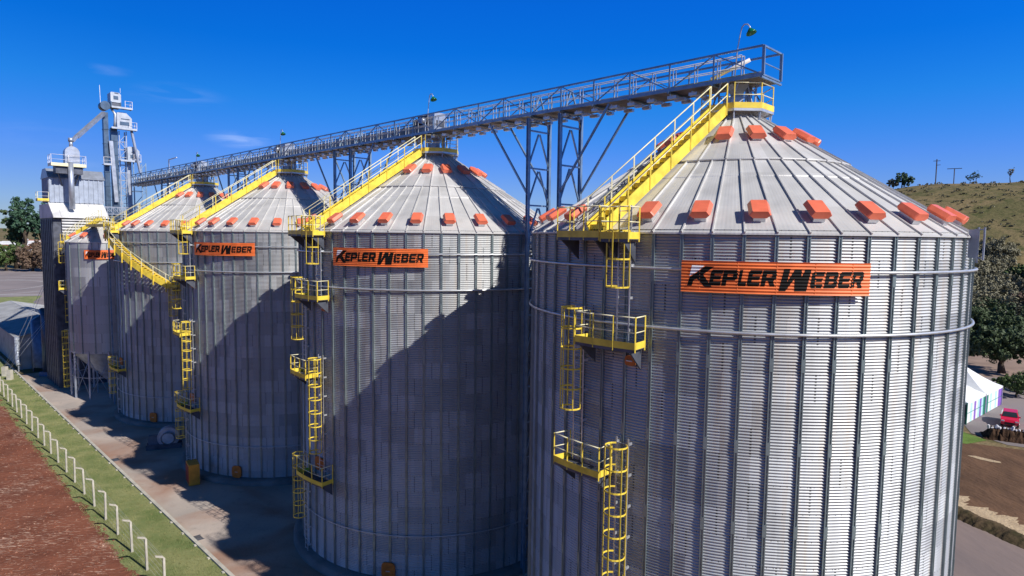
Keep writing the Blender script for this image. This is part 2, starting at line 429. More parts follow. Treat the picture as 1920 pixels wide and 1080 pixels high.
def dirt_mat():
    m = mat('red_soil', (.24, .090, .055), .95, 0, .1, .35, .9, 3.2, .1, col2=(.13, .048, .032))
    t = m.node_tree; b = t.nodes['Principled BSDF']; L = t.links
    tcn = [q for q in t.nodes if q.type == 'TEX_COORD'][0]
    mp_ = N(t, 'ShaderNodeMapping'); mp_.inputs['Rotation'].default_value = (0, 0, R(-38)); mp_.inputs['Scale'].default_value = (1.1, 5.5, 1)
    L.new(tcn.outputs['Object'], mp_.inputs[0])
    q = N(t, 'ShaderNodeTexNoise'); q.inputs['Scale'].default_value = 1.5; q.inputs['Detail'].default_value = 7; q.inputs['Roughness'].default_value = .68; q.inputs['Distortion'].default_value = 1.1
    L.new(mp_.outputs[0], q.inputs['Vector'])
    q2 = N(t, 'ShaderNodeTexNoise'); q2.inputs['Scale'].default_value = .16; q2.inputs['Detail'].default_value = 3; L.new(tcn.outputs['Object'], q2.inputs['Vector'])
    r1 = N(t, 'ShaderNodeMapRange'); r1.inputs[1].default_value = .565; r1.inputs[2].default_value = .63
    L.new(math_node(t, 'ADD', q.outputs[0], math_node(t, 'MULTIPLY', math_node(t, 'SUBTRACT', q2.outputs[0], .5), .35)), r1.inputs[0])
    old = b.inputs['Base Color'].links[0].from_socket
    mxn = N(t, 'ShaderNodeMixRGB'); mxn.inputs[2].default_value = (.55, .38, .29, 1)
    L.new(math_node(t, 'MULTIPLY', r1.outputs[0], .8), mxn.inputs[0]); L.new(old, mxn.inputs[1]); L.new(mxn.outputs[0], b.inputs['Base Color'])
    return m
M['dirt'] = dirt_mat()
M['grass'] = mat('mown_grass', (.29, .30, .135), .95, 0, .1, .45, 0.6, 26, .1, col2=(.16, .21, .075), mixlo=.5, mixhi=.62)
M['lawn'] = mat('lawn', (.14, .22, .05), .95, 0, .15, .8, .6, 8, .1)
def yard_mat():
    m = mat('yard_concrete', (.50, .42, .36), .85, 0, .1, .25, .25, 6, .3, col2=(.36, .32, .285))
    t = m.node_tree; b = t.nodes['Principled BSDF']; L = t.links
    tcn = [q for q in t.nodes if q.type == 'TEX_COORD'][0]
    old = b.inputs['Base Color'].links[0].from_socket
    q = N(t, 'ShaderNodeTexNoise'); q.inputs['Scale'].default_value = .16; q.inputs['Detail'].default_value = 7; q.inputs['Distortion'].default_value = .5
    L.new(tcn.outputs['Object'], q.inputs['Vector'])
    r1 = N(t, 'ShaderNodeMapRange'); r1.inputs[1].default_value = .44; r1.inputs[2].default_value = .64; L.new(q.outputs[0], r1.inputs[0])
    mxn = N(t, 'ShaderNodeMixRGB'); mxn.inputs[2].default_value = (.34, .19, .13, 1)
    L.new(math_node(t, 'MULTIPLY', r1.outputs[0], .85), mxn.inputs[0]); L.new(old, mxn.inputs[1])
    # thin cracks / tyre marks
    q3 = N(t, 'ShaderNodeTexNoise'); q3.inputs['Scale'].default_value = 1.4; q3.inputs['Detail'].default_value = 8; q3.inputs['Roughness'].default_value = .7
    L.new(tcn.outputs['Object'], q3.inputs['Vector'])
    r3 = N(t, 'ShaderNodeMapRange'); r3.inputs[1].default_value = .56; r3.inputs[2].default_value = .75; L.new(q3.outputs[0], r3.inputs[0])
    mx3 = N(t, 'ShaderNodeMixRGB'); mx3.inputs[2].default_value = (.16, .13, .11, 1)
    L.new(math_node(t, 'MULTIPLY', r3.outputs[0], .5), mx3.inputs[0]); L.new(mxn.outputs[0], mx3.inputs[1])
    L.new(mx3.outputs[0], b.inputs['Base Color'])
    return m
M['yard'] = yard_mat()
M['asphalt'] = mat('worn_asphalt', (.30, .255, .25), .9, 0, .1, .05, .2, 3, .2, col2=(.21, .185, .185))
M['plough'] = mat('brown_tilled_soil', (.175, .100, .060), .95, 0, .1, .35, 1.0, 2.5, .1, stretch=(1.1, .45, 1), col2=(.085, .052, .034))
M['sand'] = mat('pale_sand', (.55, .42, .27), .95, 0, .1, 1.2, .8, 5, .1, col2=(.42, .31, .20))
M['bank'] = mat('dark_earth_bank', (.12, .085, .05), .95, 0, .2, 1.4, 1.0, 3, .1, col2=(.05, .045, .022))
M['roadr'] = mat('dusty_road', (.27, .205, .18), .9, 0, .1, .22, .4, 2.5, .2, stretch=(.7, .25, 1), col2=(.19, .155, .15))

strip('dirt_field', -80, 140, 16.4, 150, .004, M['dirt'], ds=20)
strip('grass_verge', -60, 126, 13.7, 17.75, .010, M['grass'], ds=.16, jr=.09, seed=3)
strip('concrete_yard', -60, 100, -30, 13.7, .014, M['yard'], ds=20)
def clods(name, n_, srange, wrange, size, mts, label, seed, tuft=False):
    q = random.Random(seed); mb = MB()
    for _ in range(n_):
        s_ = srange[0]+(srange[1]-srange[0])*q.random()**1.6; w_ = q.uniform(*wrange); k = size*q.uniform(.5, 1.5); p = fw(s_, w_, .01)
        if tuft:
            for _b in range(5):
                a = q.uniform(0, 6.28); u = Vector((math.cos(a), math.sin(a), 0))*k*.5; lean = Vector((q.uniform(-.5, .5), q.uniform(-.5, .5), 1))*k*q.uniform(.6, 1.3)
                o_ = Vector((q.uniform(-1, 1), q.uniform(-1, 1), 0))*k*1.2
                mb.poly([p+o_-u*.3, p+o_+u*.3, p+o_+lean], q.choice((0, 0, 1)))
        else:
            pts = [p+Vector((math.cos(j*1.57+q.uniform(-.4, .4))*k, math.sin(j*1.57+q.uniform(-.4, .4))*k, 0)) for j in range(4)]
            t_ = p+Vector((q.uniform(-.3, .3)*k, q.uniform(-.3, .3)*k, k*q.uniform(.5, .9))); mi = q.choice((0, 0, 0, 1))
            for j in range(4): mb.poly([pts[j], pts[(j+1) % 4], t_], mi)
    tag(mb.build(name, mts), label, 'ground cover', kind='stuff')
clods('soil_clods', 5000, (18, 75), (17.4, 42), .075, [M['dirt'], mat('dry_clod', (.26, .12, .08), .95)], 'dry clods scattered over the red soil', 41)
clods('grass_tufts', 16000, (18, 95), (13.9, 18.0), .07, [M['grass'], mat('dry_grass_blade', (.30, .29, .12), .9)], 'short grass tufts on the verge along the fence', 42, True)
# kerb with small evenly spaced blocks on the grass side
mb = MB(); mb.box(-60, 126, 13.62, 13.84, .0, .13)
for k in range(60):
    s = -20+k*2.35; mb.box(s, s+.24, 13.843, 13.98, .0, .07)
tag(mb.build('kerb', M['postc'], loc=tuple(C1), rotz=FR), kind='structure')
# yard and road far left
def wpoly(name, pts, z, m): return sheet(name, pts, z, m)
wpoly('asphalt_yard', [(-700, 370), (-330, 400), (-170, 400), (-80, 300), (-75, 160), (-110, 158), (-190, 176), (-240, 240), (-700, 300)], .03, M['asphalt'])
mb = MB()
def arc_line(cx, cy, rad, a0, a1, wd, z=.035):
    st = 24
    for i in range(st):
        p = []
        for (a, r_) in ((a0+(a1-a0)*i/st, rad), (a0+(a1-a0)*(i+1)/st, rad), (a0+(a1-a0)*(i+1)/st, rad+wd), (a0+(a1-a0)*i/st, rad+wd)):
            p.append((cx+r_*math.cos(R(a)), cy+r_*math.sin(R(a)), z))
        mb.poly(p)
arc_line(-225, 225, 62, -60, 95, 1.0); arc_line(-225, 225, 50, -50, 80, .8)
for (x, y) in ((-215, 268), (-250, 330), (-190, 330), (-230, 300), (-165, 205)):
    mb.poly([(x, y, .036), (x+12, y+2, .036), (x+12, y+4, .036), (x, y+2, .036)])
tag(mb.build('road_markings', mat('faded_road_paint', (.42, .40, .39), .8)), kind='structure')
wpoly('grass_patch', [(-190, 176), (-150, 205), (-139, 186), (-112, 158), (-140, 150), (-240, 160), (-280, 240), (-215, 232)], .045, M['grass'])
wpoly('grass_island', [(-158, 246), (-140, 252), (-120, 240), (-118, 226), (-135, 220), (-152, 230)], .045, M['grass'])

# right-hand side
RB = [(22, 95), (27.5, 70), (31.4, 55), (33.7, 47.6), (35.1, 42.5), (38.5, 31), (45, 10)]   # foot of bank line
def lerp_line(L_, off, jit=0, seed=1, nseg=44):
    q = random.Random(seed); out = []
    for (a, b_) in zip(L_[:-1], L_[1:]):
        for i in range(nseg):
            t_ = i/nseg; x = a[0]+(b_[0]-a[0])*t_; y = a[1]+(b_[1]-a[1])*t_
            o_ = off+(q.uniform(-jit, jit)*.35 + jit*2.2*noise.noise(Vector((y*.8, seed, 0)))+jit*noise.noise(Vector((y*2.6, seed, 5))))
            out.append((x+o_*.96, y+o_*.27))
    return out
left = lerp_line(RB, 0)
wpoly('service_road', [(12, 95), (12, 10)]+left[::-1], .020, M['roadr'])
wpoly('tilled_soil', lerp_line(RB[1:], -.2)+[(120, 10), (120, 52), (62, 56), (50, 63), (44, 66), (40, 74)], .008, M['plough'])
sd = lerp_line(RB[1:-1], .5, .15, 2)+lerp_line(RB[1:-1], 2.2, .45, 5)[::-1]
sd = lerp_line(RB[1:-1], .7, .15, 2)+lerp_line(RB[1:-1], 3.1, .55, 5)[::-1]
wpoly('sand_strip', sd, .026, M['sand'])
wpoly('light_soil_patch', [(44.0, 60.6), (44.7, 60.5), (45.3, 59.7), (45.9, 58.9), (45.7, 58.5), (45.0, 58.9), (44.4, 59.5)], .030, M['sand'])
wpoly('lawn_patch', [(38, 72), (43.5, 66.2), (46.5, 64.2), (49.5, 65.5), (49, 68.5), (51, 71.2), (46, 76)], .018, M['lawn'])
wpoly('tent_yard', [(44, 76), (51, 71), (49.6, 68), (50.5, 64), (62, 57), (110, 56), (110, 93), (78, 98), (60, 98)], .012, M['asphalt'])
wpoly('park_road', [(40, 98), (110, 96), (112, 106), (100, 118), (40, 112)], .016, mat('pinkish_dirt_road', (.30, .21, .16), .95, 0, .1, .3))
# low earth bank beside the road
mb = MB(); secs = lerp_line(RB[:-1], 0, .12, 9, nseg=50); prof = [(-.9, 0), (-.5, .22), (-.1, .40), (.25, .46), (.6, .36), (1.1, 0)]
q = random.Random(8)
for (x, y) in secs:
    for (o_, h_) in prof:
        j = q.uniform(-.03, .03)+.12*noise.noise(Vector((x*.9, y*.9, o_))) if h_ else 0
        mb.v.append((x+o_*.96, y+o_*.27, max(0, h_+j)))
for i in range(len(secs)-1):
    for k in range(len(prof)-1):
        b_ = i*len(prof)+k; mb.face([b_, b_+1, b_+len(prof)+1, b_+len(prof)], 0, True)
tag(mb.build('earth_bank', M['bank']), kind='structure')

# ------------------------------------------------------------------ grain silos
def corr(z): return .021*math.cos(2*math.pi*(EAVE-z)/PITCH)

def make_wall_mesh():
    mb = MB(); rows = int((EAVE-.45)/PITCH); per = 6; nseg = 116
    zs = [EAVE-i*PITCH/per for i in range(rows*per+1)]
    for z in zs:
        rr = SR+corr(z)
        for k in range(nseg):
            a = R(A0)+2*math.pi*k/nseg; mb.v.append((rr*math.cos(a), rr*math.sin(a), z))
    for i in range(len(zs)-1):
        for k in range(nseg):
            k2 = (k+1) % nseg
            mb.face([i*nseg+k, (i+1)*nseg+k, (i+1)*nseg+k2, i*nseg+k2], 0, True)
    return mb
RSL = .625
def roof_z(r): return EAVE-.02+RSL*(SR-r)

def make_roof():
    mb = MB(); ns = NST*2; RB_, RM, RT = 9.22, 4.68, .95
    def ring(r, dz):
        b = len(mb.v)
        for k in range(ns):
            a = R(A0)+2*math.pi*k/ns; mb.v.append((r*math.cos(a), r*math.sin(a), roof_z(r)+dz))
        return b
    seq = [(RB_, -.07), (RB_, -.01), (7.4, 0), (5.82, .0), (5.80, .025), (RM-.02, .03), (RM, .10), (2.8, .10), (RT, .10), (RT, .3)]
    rs = [ring(r, d) for r, d in seq]
    for a, b in zip(rs[:-1], rs[1:]):
        for k in range(ns): mb.face([a+k, a+(k+1) % ns, b+(k+1) % ns, b+k])
    for k in range(NST):
        a = A0+k*STEP; t = Vector((-math.sin(R(a)), math.cos(R(a)), 0))
        mb.bar(pol(a, 9.25, roof_z(9.25)+.02), pol(a, RM+.02, roof_z(RM)+.05), .05, .065, up=(0, 0, 1))
        if k % 2 == 0: mb.bar(pol(a, RM+.12, roof_z(RM+.12)+.13), pol(a, RT, roof_z(RT)+.13), .05, .065)
    # rolled joint between the zones
    mb.tube([pol(i*6, RM+.06, roof_z(RM+.06)+.09) for i in range(60)], .045, 6, closed=True)
    return mb

silo = empty('grain_silo', (C1.x, C1.y, 0))
make_wall_mesh().build('wall', M['wall'], silo)
make_roof().build('roof', M['roof'], silo)
mb = MB(); mb.lathe([(9.75, 0), (9.75, .34), (9.45, .40), (9.0, .46)], 96); mb.build('foundation', M['concrete'], silo)
for (z, rr) in ((EAVE-1.34, .052), (EAVE-3.38, .052), (3.1, .03)):
    MB().tube([pol(i*3, SR+.145 if z > 5 else SR+.12, z) for i in range(120)], rr, 7, closed=True).build('wind_ring', M['galv'], silo)
# stiffener: folded channel with bolted lips, one mesh shared by all
def stiff_mesh():
    mb = MB(); z0, z1 = .46, EAVE-.06
    for (y0, y1, x1) in ((-.058, -.028, .072), (.028, .058, .072), (-.028, .028, .045)):
        mb.box(SR+.002, SR+x1, y0, y1, z0, z1)
    z = z1-.2
    while z > z0+.3:
        mb.box(SR+.045, SR+.058, -.014, .014, z-.02, z+.02); z -= .312
    for k in range(7):                                            # splice plates
        zz = z1-2.8*(k+.55)
        mb.box(SR+.073, SR+.082, -.066, .066, zz-.22, zz+.22) if zz > 1 else None
    return mb
first = None
for k in range(NST):
    if first is None: first = stiff_mesh().build('stiffener', M['stiff'], silo); o = first
    else: o = first.copy(); COL.objects.link(o)
    o.parent = silo; o.rotation_euler.z = R(A0+k*STEP)
# roof vents (hexagonal hoods on a neck), local frame: x down the slope, z normal to the roof
def vent_mesh(L_=.80, W_=.70, H_=.27):
    mb = MB(); prof = [(-W_*.33, 0), (W_*.33, 0), (W_/2, H_*.42), (W_*.36, H_), (-W_*.36, H_), (-W_/2, H_*.42)]
    def loop(x, sc, dz=0): return [(x, y*sc, dz+z*(1 if sc == 1 else .93)) for y, z in prof]
    xs = [(-L_/2, .93, .01), (-L_/2+.05, 1, 0), (L_/2-.05, 1, 0), (L_/2, .93, .01)]
    b = 0
    for (x, s_, dz) in xs: mb.v += loop(x, s_, dz)
    for i in range(3):
        for k in range(6):
            k2 = (k+1) % 6; mb.face([i*6+k, i*6+k2, (i+1)*6+k2, (i+1)*6+k])
    mb.face([5, 4, 3, 2, 1, 0]); mb.face([18+k for k in range(6)])
    return mb
tilt = math.atan(RSL)
vm = nk = None
def place_vent(a, r):
    global vm, nk
    if vm is None:
        vm = vent_mesh().build('roof_vent', M['orange'], silo); v = vm
        nb = MB(); nb.box(-.30, .33, -.19, .19, -.16, .01); nk = nb.build('vent_neck', M['galv'], vm); c = nk
    else:
        v = vm.copy(); COL.objects.link(v); v.parent = silo
        c = nk.copy(); COL.objects.link(c); c.parent = v
    nrm = .14+.0
    p = pol(a, r, roof_z(r)+.03)+Vector((math.cos(R(a))*math.sin(tilt), math.sin(R(a))*math.sin(tilt), math.cos(tilt)))*nrm
    v.matrix_local = Matrix.Translation(p) @ Matrix.Rotation(R(a), 4, 'Z') @ Matrix.Rotation(tilt, 4, 'Y')
STAIR = -138.6
for k in range(29):
    a = A0+STEP*(2*k+.5)-STEP*1
    a = -103.1+12.414*k
    if abs(((a-STAIR)+180) % 360-180) < 4.5: continue
    place_vent(a, 8.38)
for k in range(16):
    a = -94+22.5*k
    if abs(((a-STAIR)+180) % 360-180) < 10.5: continue
    place_vent(a, 3.0)
# apex collar
mb = MB(); mb.lathe([(.95, 25.86), (.98, 26.02), (.7, 26.04), (.7, 25.9)], 24)
mb.build('apex_collar', M['galv'], silo)

# railing along a polyline
def railing(pts, h=1.08, post=.055, ends=(True, True), mats=('yellow', 'pale_yellow'), name='railing', parent=None, toe=0, spacing=1.3):
    mb = MB(); pts = [Vector(p) for p in pts]; Z = Vector((0, 0, 1))
    for i, (a, b) in enumerate(zip(pts[:-1], pts[1:])):
        mb.tube([a+Z*h, b+Z*h], .024, 6, 1, cap=True); mb.tube([a+Z*h*.52, b+Z*h*.52], .019, 6, 1)
        if toe: mb.bar(a+Z*toe/2, b+Z*toe/2, .012, toe)
        m_ = max(1, round((b-a).length/spacing))
        for k in range(m_):
            p = a+(b-a)*k/m_
            if i == 0 and k == 0 and not ends[0]: continue
            mb.bar(p-Z*.12, p+Z*(h+.02), post, post*.7)
    if ends[1]: mb.bar(pts[-1]-Z*.12, pts[-1]+Z*(h+.02), post, post*.7)
    return mb.build(name, [M[mats[0]], M[mats[1]]], parent)

# apex platform (octagonal walkway) under the conveyor
ap = MB(); PR = 1.58
octo = [Vector((PR*math.cos(R(22.5+45*k)), PR*math.sin(R(22.5+45*k)), 0)) for k in range(8)]
ap.prism([p+Vector((0, 0, 26.08)) for p in octo], (0, 0, .05), 1)
for k in range(8):
    a, b = octo[k], octo[(k+1) % 8]
    ap.bar(a+Vector((0, 0, 26.24)), b+Vector((0, 0, 26.24)), .02, .25)
    ap.bar(a*.99+Vector((0, 0, 26.06)), b*.99+Vector((0, 0, 26.06)), .04, .11, mi=1)
    ap.bar(a*.9+Vector((0, 0, 25.6)), a*.9+Vector((0, 0, 26.08)), .05, mi=1)
top = ap.build('apex_platform', [M['yellow'], M['galv']], silo)
orl = [p*.97+Vector((0, 0, 26.15)) for p in octo]
st_i = 4  # gap towards the stair (world angle about -139)
seq = [orl[(5+k) % 8] for k in range(8)]
railing(seq, 1.05, .05, parent=top)
# chute and braces between silo apex and conveyor
mb = MB(); mb.box(-.22, .22, -.22, .22, 25.9, 27.0); mb.hexa([(-.22, -.22, 27.0), (.22, -.22, 27.0), (.22, .22, 27.0), (-.22, .22, 27.0), (-.4, -.4, 27.38), (.4, -.4, 27.38), (.4, .4, 27.38), (-.4, .4, 27.38)])
for (x, y) in ((.6, .6), (-.6, .6), (.6, -.6), (-.6, -.6)):
    mb.bar((x, y, 25.9), (x*1.05, y*1.05, 27.40), .07)
    mb.bar((x, y, 26.1), (x*.3, y*1.2, 27.38), .04)
for k in range(8):
    a = 22.5+45*k
    mb.bar(pol(a, 1.5, 26.0), pol(a, 1.45, roof_z(1.45)+.1), .05)
mb.box(-.55, .05, -.55, .1, 26.3, 26.75); mb.tube([(.5, -.2, 26.1), (.5, -.2, 27.3)], .12, 8)
for sg in (-1, 1): mb.bar((sg*1.0, sg*1.0, 25.8), (-sg*.9, sg*.9, 27.4), .05); mb.bar((sg*1.0, -sg*1.0, 26.0), (sg*.9, sg*.6, 27.4), .05)
mb.build('feed_chute', M['steelmid'], silo)

# roof stair
st = MB()
r0, z0, r1, z1 = 9.42, 20.72, 1.50, 26.02
tv = Vector((-math.sin(R(STAIR)), math.cos(R(STAIR)), 0))
for sgn in (-1, 1):
    st.bar(pol(STAIR, r0, z0+.08)+tv*.37*sgn, pol(STAIR, r1, z1+.04)+tv*.37*sgn, .04, .44, up=(0, 0, 1))
nt_ = 19
for i in range(nt_):
    f = (i+.5)/nt_; p = pol(STAIR, r0+(r1-r0)*f, z0+(z1-z0)*f+.06); rad = Vector((math.cos(R(STAIR)), math.sin(R(STAIR)), 0))
    st.hexa([p-tv*.35-rad*.12+Vector((0, 0, -.02)), p+tv*.35-rad*.12+Vector((0, 0, -.02)), p+tv*.35+rad*.12+Vector((0, 0, -.02)), p-tv*.35+rad*.12+Vector((0, 0, -.02)),
             p-tv*.35-rad*.12+Vector((0, 0, .02)), p+tv*.35-rad*.12+Vector((0, 0, .02)), p+tv*.35+rad*.12+Vector((0, 0, .02)), p-tv*.35+rad*.12+Vector((0, 0, .02))])
    st.bar(p-tv*.35+rad*.12+Vector((0, 0, -.09)), p+tv*.35+rad*.12+Vector((0, 0, -.09)), .012, .14)
stair = st.build('roof_stair', M['yellow'], silo)
for sgn in (-1, 1):
    a = pol(STAIR, r0, z0+.15)+tv*.40*sgn; b = pol(STAIR, r1, z1+.1)+tv*.40*sgn
    mb = MB(); Z = Vector((0, 0, 1))
    mb.tube([a+Z*1.05, b+Z*1.05], .026, 6, 1); mb.tube([a+Z*.55, b+Z*.55], .02, 6, 1)
    for k in range(7):
        p = a+(b-a)*k/6; mb.bar(p-Z*.3, p+Z*1.06, .06, .05, mi=0 if sgn > 0 else 1)
    mb.build('handrail', [M['yellow'], M['pale_yellow']], stair)
# stair feet on the roof
# (thin plates tying stringers down)

def platform(a0, a1, z, skip=None, parent=silo, r=SR, rail=(True, True), dep=.85, name='access_platform'):
    nseg = 3
    angs = [a0+(a1-a0)*k/nseg for k in range(nseg+1)]
    mb = MB(); ri, ro = r+.14, r+.14+dep
    for x, y in zip(angs[:-1], angs[1:]):
        mb.hexa([pol(x, ri, z-.05), pol(x, ro, z-.05), pol(y, ro, z-.05), pol(y, ri, z-.05), pol(x, ri, z), pol(x, ro, z), pol(y, ro, z), pol(y, ri, z)], 1)
        mb.bar(pol(x, ro, z+.10), pol(y, ro, z+.10), .02, .24)
        mb.bar(pol(x, ro-.03, z-.09), pol(y, ro-.03, z-.09), .05, .08, mi=1)
    for x in (a0, a1): mb.bar(pol(x, ri, z+.10), pol(x, ro, z+.10), .02, .24)
    p = mb.build(name, [M['yellow'], M['steeldark']], parent)
    if skip: p['skip'] = skip
    pts = [pol(x, ro-.02, z) for x in angs]
    if rail[0]: pts = [pol(a0, ri+.05, z)]+pts
    if rail[1]: pts = pts+[pol(a1, ri+.05, z)]
    railing(pts, 1.08, .06, parent=p)
    for x in (a0+1.2, a1-1.2):
        mb = MB(); t_ = Vector((-math.sin(R(x)), math.cos(R(x)), 0))*.03
        mb.prism([pol(x, r+.09, z-.13)-t_, pol(x, ro-.05, z-.13)-t_, pol(x, r+.09, z-.85)-t_], t_*2)
        mb.build('bracket', M['steeldark'], p)
    return p
def ladder(a, zb, zt, cb, ct, skip=None, parent=silo, r=SR, cr=.40):
    mb = MB(); t_ = Vector((-math.sin(R(a)), math.cos(R(a)), 0)); rl = r+.26
    for sg in (-1, 1): mb.bar(pol(a, rl, zb)+t_*.24*sg, pol(a, rl, zt)+t_*.24*sg, .055, .03, up=(math.cos(R(a)), math.sin(R(a)), 0), mi=0)
    z = zb+.2
    while z < zt-.1: mb.tube([pol(a, rl, z)-t_*.24, pol(a, rl, z)+t_*.24], .015, 5, cap=False); z += .3
    z = zb+.5
    while z < zt:
        for sg in (-1, 1): mb.bar(pol(a, r+.05, z)+t_*.26*sg, pol(a, rl, z)+t_*.26*sg, .05, .09)
        z += 1.15
    o = mb.build('ladder', M['galv'], parent)
    if skip: o['skip'] = skip
    mb = MB(); out = Vector((math.cos(R(a)), math.sin(R(a)), 0))
    def hp(th, z, k=cr): return pol(a, rl+.04, z)+t_*(k*math.sin(th))+out*(k*.98*(1-math.cos(th)*-1)-k*.0 if False else k*(1+math.cos(th))*.95)
    nh = max(2, round((ct-cb)/.82)+1)
    ths = [R(-150+300*i/14) for i in range(15)]
    for i in range(nh):
        z = cb+(ct-cb)*i/(nh-1)
        pts = [hp(th, z) for th in ths]
        for p, q in zip(pts[:-1], pts[1:]): mb.bar(p, q, .014, .06)
    for th in (-118, -60, 0, 60, 118):
        mb.bar(hp(R(th), cb), hp(R(th), ct), .045, .02, up=(math.cos(R(a)), math.sin(R(a)), 0))
    mb.build('safety_cage', M['yellow'], o)
    return o
platform(-146.6, -134.6, 20.48, 'top'); 
platform(-134.2, -127.8, 20.44, 'top', rail=(False, True))
ladder(-131, 16.7, 21.6, 18.75, 20.7, 'lad')
platform(-140.4, -125.8, 16.68, 'lad'); ladder(-143.3, 11.9, 17.9, 14.05, 17.85, 'lad')
platform(-146.4, -133.3, 11.88, 'lad'); ladder(-130.3, 5.7, 13.3, 7.45, 13.1, 'lad')
platform(-141.5, -124.5, 5.66, 'low'); ladder(-144.0, .3, 6.9, 2.75, 6.75, 'low')
# manhole doors
def door(a, z, wd=.42, hg=.5, skip='door'):
    mb = MB(); t_ = Vector((-math.sin(R(a)), math.cos(R(a)), 0)); out = Vector((math.cos(R(a)), math.sin(R(a)), 0)); Z = Vector((0, 0, 1))
    c = pol(a, SR+.06, z); pts = []
    for k in range(16):
        th = 2*math.pi*k/16; sx = math.copysign(abs(math.cos(th))**.5, math.cos(th)); sz = math.copysign(abs(math.sin(th))**.5, math.sin(th))
        pts.append(c+t_*(wd*sx)+Z*(hg*sz))
    mb.prism(pts, out*.09)
    o = mb.build('manhole_door', M['darkorange'], silo); o['skip'] = skip
    mb = MB(); mb.bar(c+out*.12-t_*.12, c+out*.12+t_*.12, .04); mb.bar(c+out*.08+Z*.0-t_*.12, c+out*.13-t_*.12, .03); mb.build('handle', M['galv'], o)
door(-100.5, .95); door(-133.5, 6.45, .45, .42); door(-129.4, 16.1, .20, .18, 'lad')
# cable tray panel hung on the eave (right side)
mb = MB()
for rr_ in (9.42, 9.60):
    mb.bar(pol(-47.5, rr_, 19.72 if rr_ < 9.5 else 19.82), pol(-47.5, rr_, 20.98), .10, .05, up=(math.cos(R(-47.5)), math.sin(R(-47.5)), 0))
mb.bar(pol(-47.5, 9.14, 20.4), pol(-47.5, 9.39, 20.4), .03, 1.0)
mb.bar(pol(-47.5, 9.3, 19.9), pol(-47.5, 9.62, 19.9), .04); mb.bar(pol(-47.5, 9.3, 20.9), pol(-47.5, 9.62, 20.9), .04)
mb.build('cable_tray', M['steelmid'], silo)

def silo_label(i): return [
 'nearest and biggest corrugated steel silo at the right, orange sign round its front',
 'second corrugated steel silo from the right, crossed by the big curved shadow',
 'third corrugated steel silo from the right, orange cabinet at its foot',
 'fourth corrugated steel silo, yellow curved stair running down its wall'][i]
silos = [silo]
for i in range(1, 4):
    c = copy_tree(silo, None, skip=('lad',) if i == 3 else ())
    p = C1+RV*SP*i; c.location = (p.x, p.y, 0)
    silos.append(c)
for i, s_ in enumerate(silos): tag(s_, silo_label(i), 'silo', 'large corrugated steel grain silos in a row')

# curved stair down silo four
mb = MB(); hr = MB(); a0_, a1_, zt, zb = -139, -84.5, 20.45, 14.95; K = 30
def sp(f, r_, dz=0): return pol(a0_+(a1_-a0_)*f, r_, zt+(zb-zt)*f+dz)
for k in range(K):
    f, g = k/K, (k+1)/K
    for r_ in (SR+.2, SR+.98): mb.bar(sp(f, r_, .0), sp(g, r_, .0), .04, .58)
    c = (f+g)/2
    mb.hexa([sp(f, SR+.22, .06), sp(f, SR+.96, .06), pol(a0_+(a1_-a0_)*g, SR+.96, zt+(zb-zt)*f+.06), pol(a0_+(a1_-a0_)*g, SR+.22, zt+(zb-zt)*f+.06),
             sp(f, SR+.22, .10), sp(f, SR+.96, .10), pol(a0_+(a1_-a0_)*g, SR+.96, zt+(zb-zt)*f+.10), pol(a0_+(a1_-a0_)*g, SR+.22, zt+(zb-zt)*f+.10)])
    hr.bar(sp(f, SR+1.0, 1.15), sp(g, SR+1.0, 1.15), .04); hr.bar(sp(f, SR+1.0, .62), sp(g, SR+1.0, .62), .03)
    if k % 4 == 1:
        hr.bar(sp(f, SR+1.02, .2), sp(f, SR+1.02, 1.16), .05); mb.bar(sp(f, SR+1.04, -.75), sp(f, SR+1.04, .3), .09)
        mb.bar(sp(f, SR+.1, -.15), sp(f, SR+.98, -.15), .06)
cs = mb.build('wall_stair', M['yellow'], silos[3]); hr.build('handrail', M['pale_yellow'], cs)
# keep its own lower landing and cage
platform(-84.2, -80.5, 14.9, parent=silos[3])
ladder(-83.5, 11.2, 15.6, 11.9, 14.8, parent=silos[3])

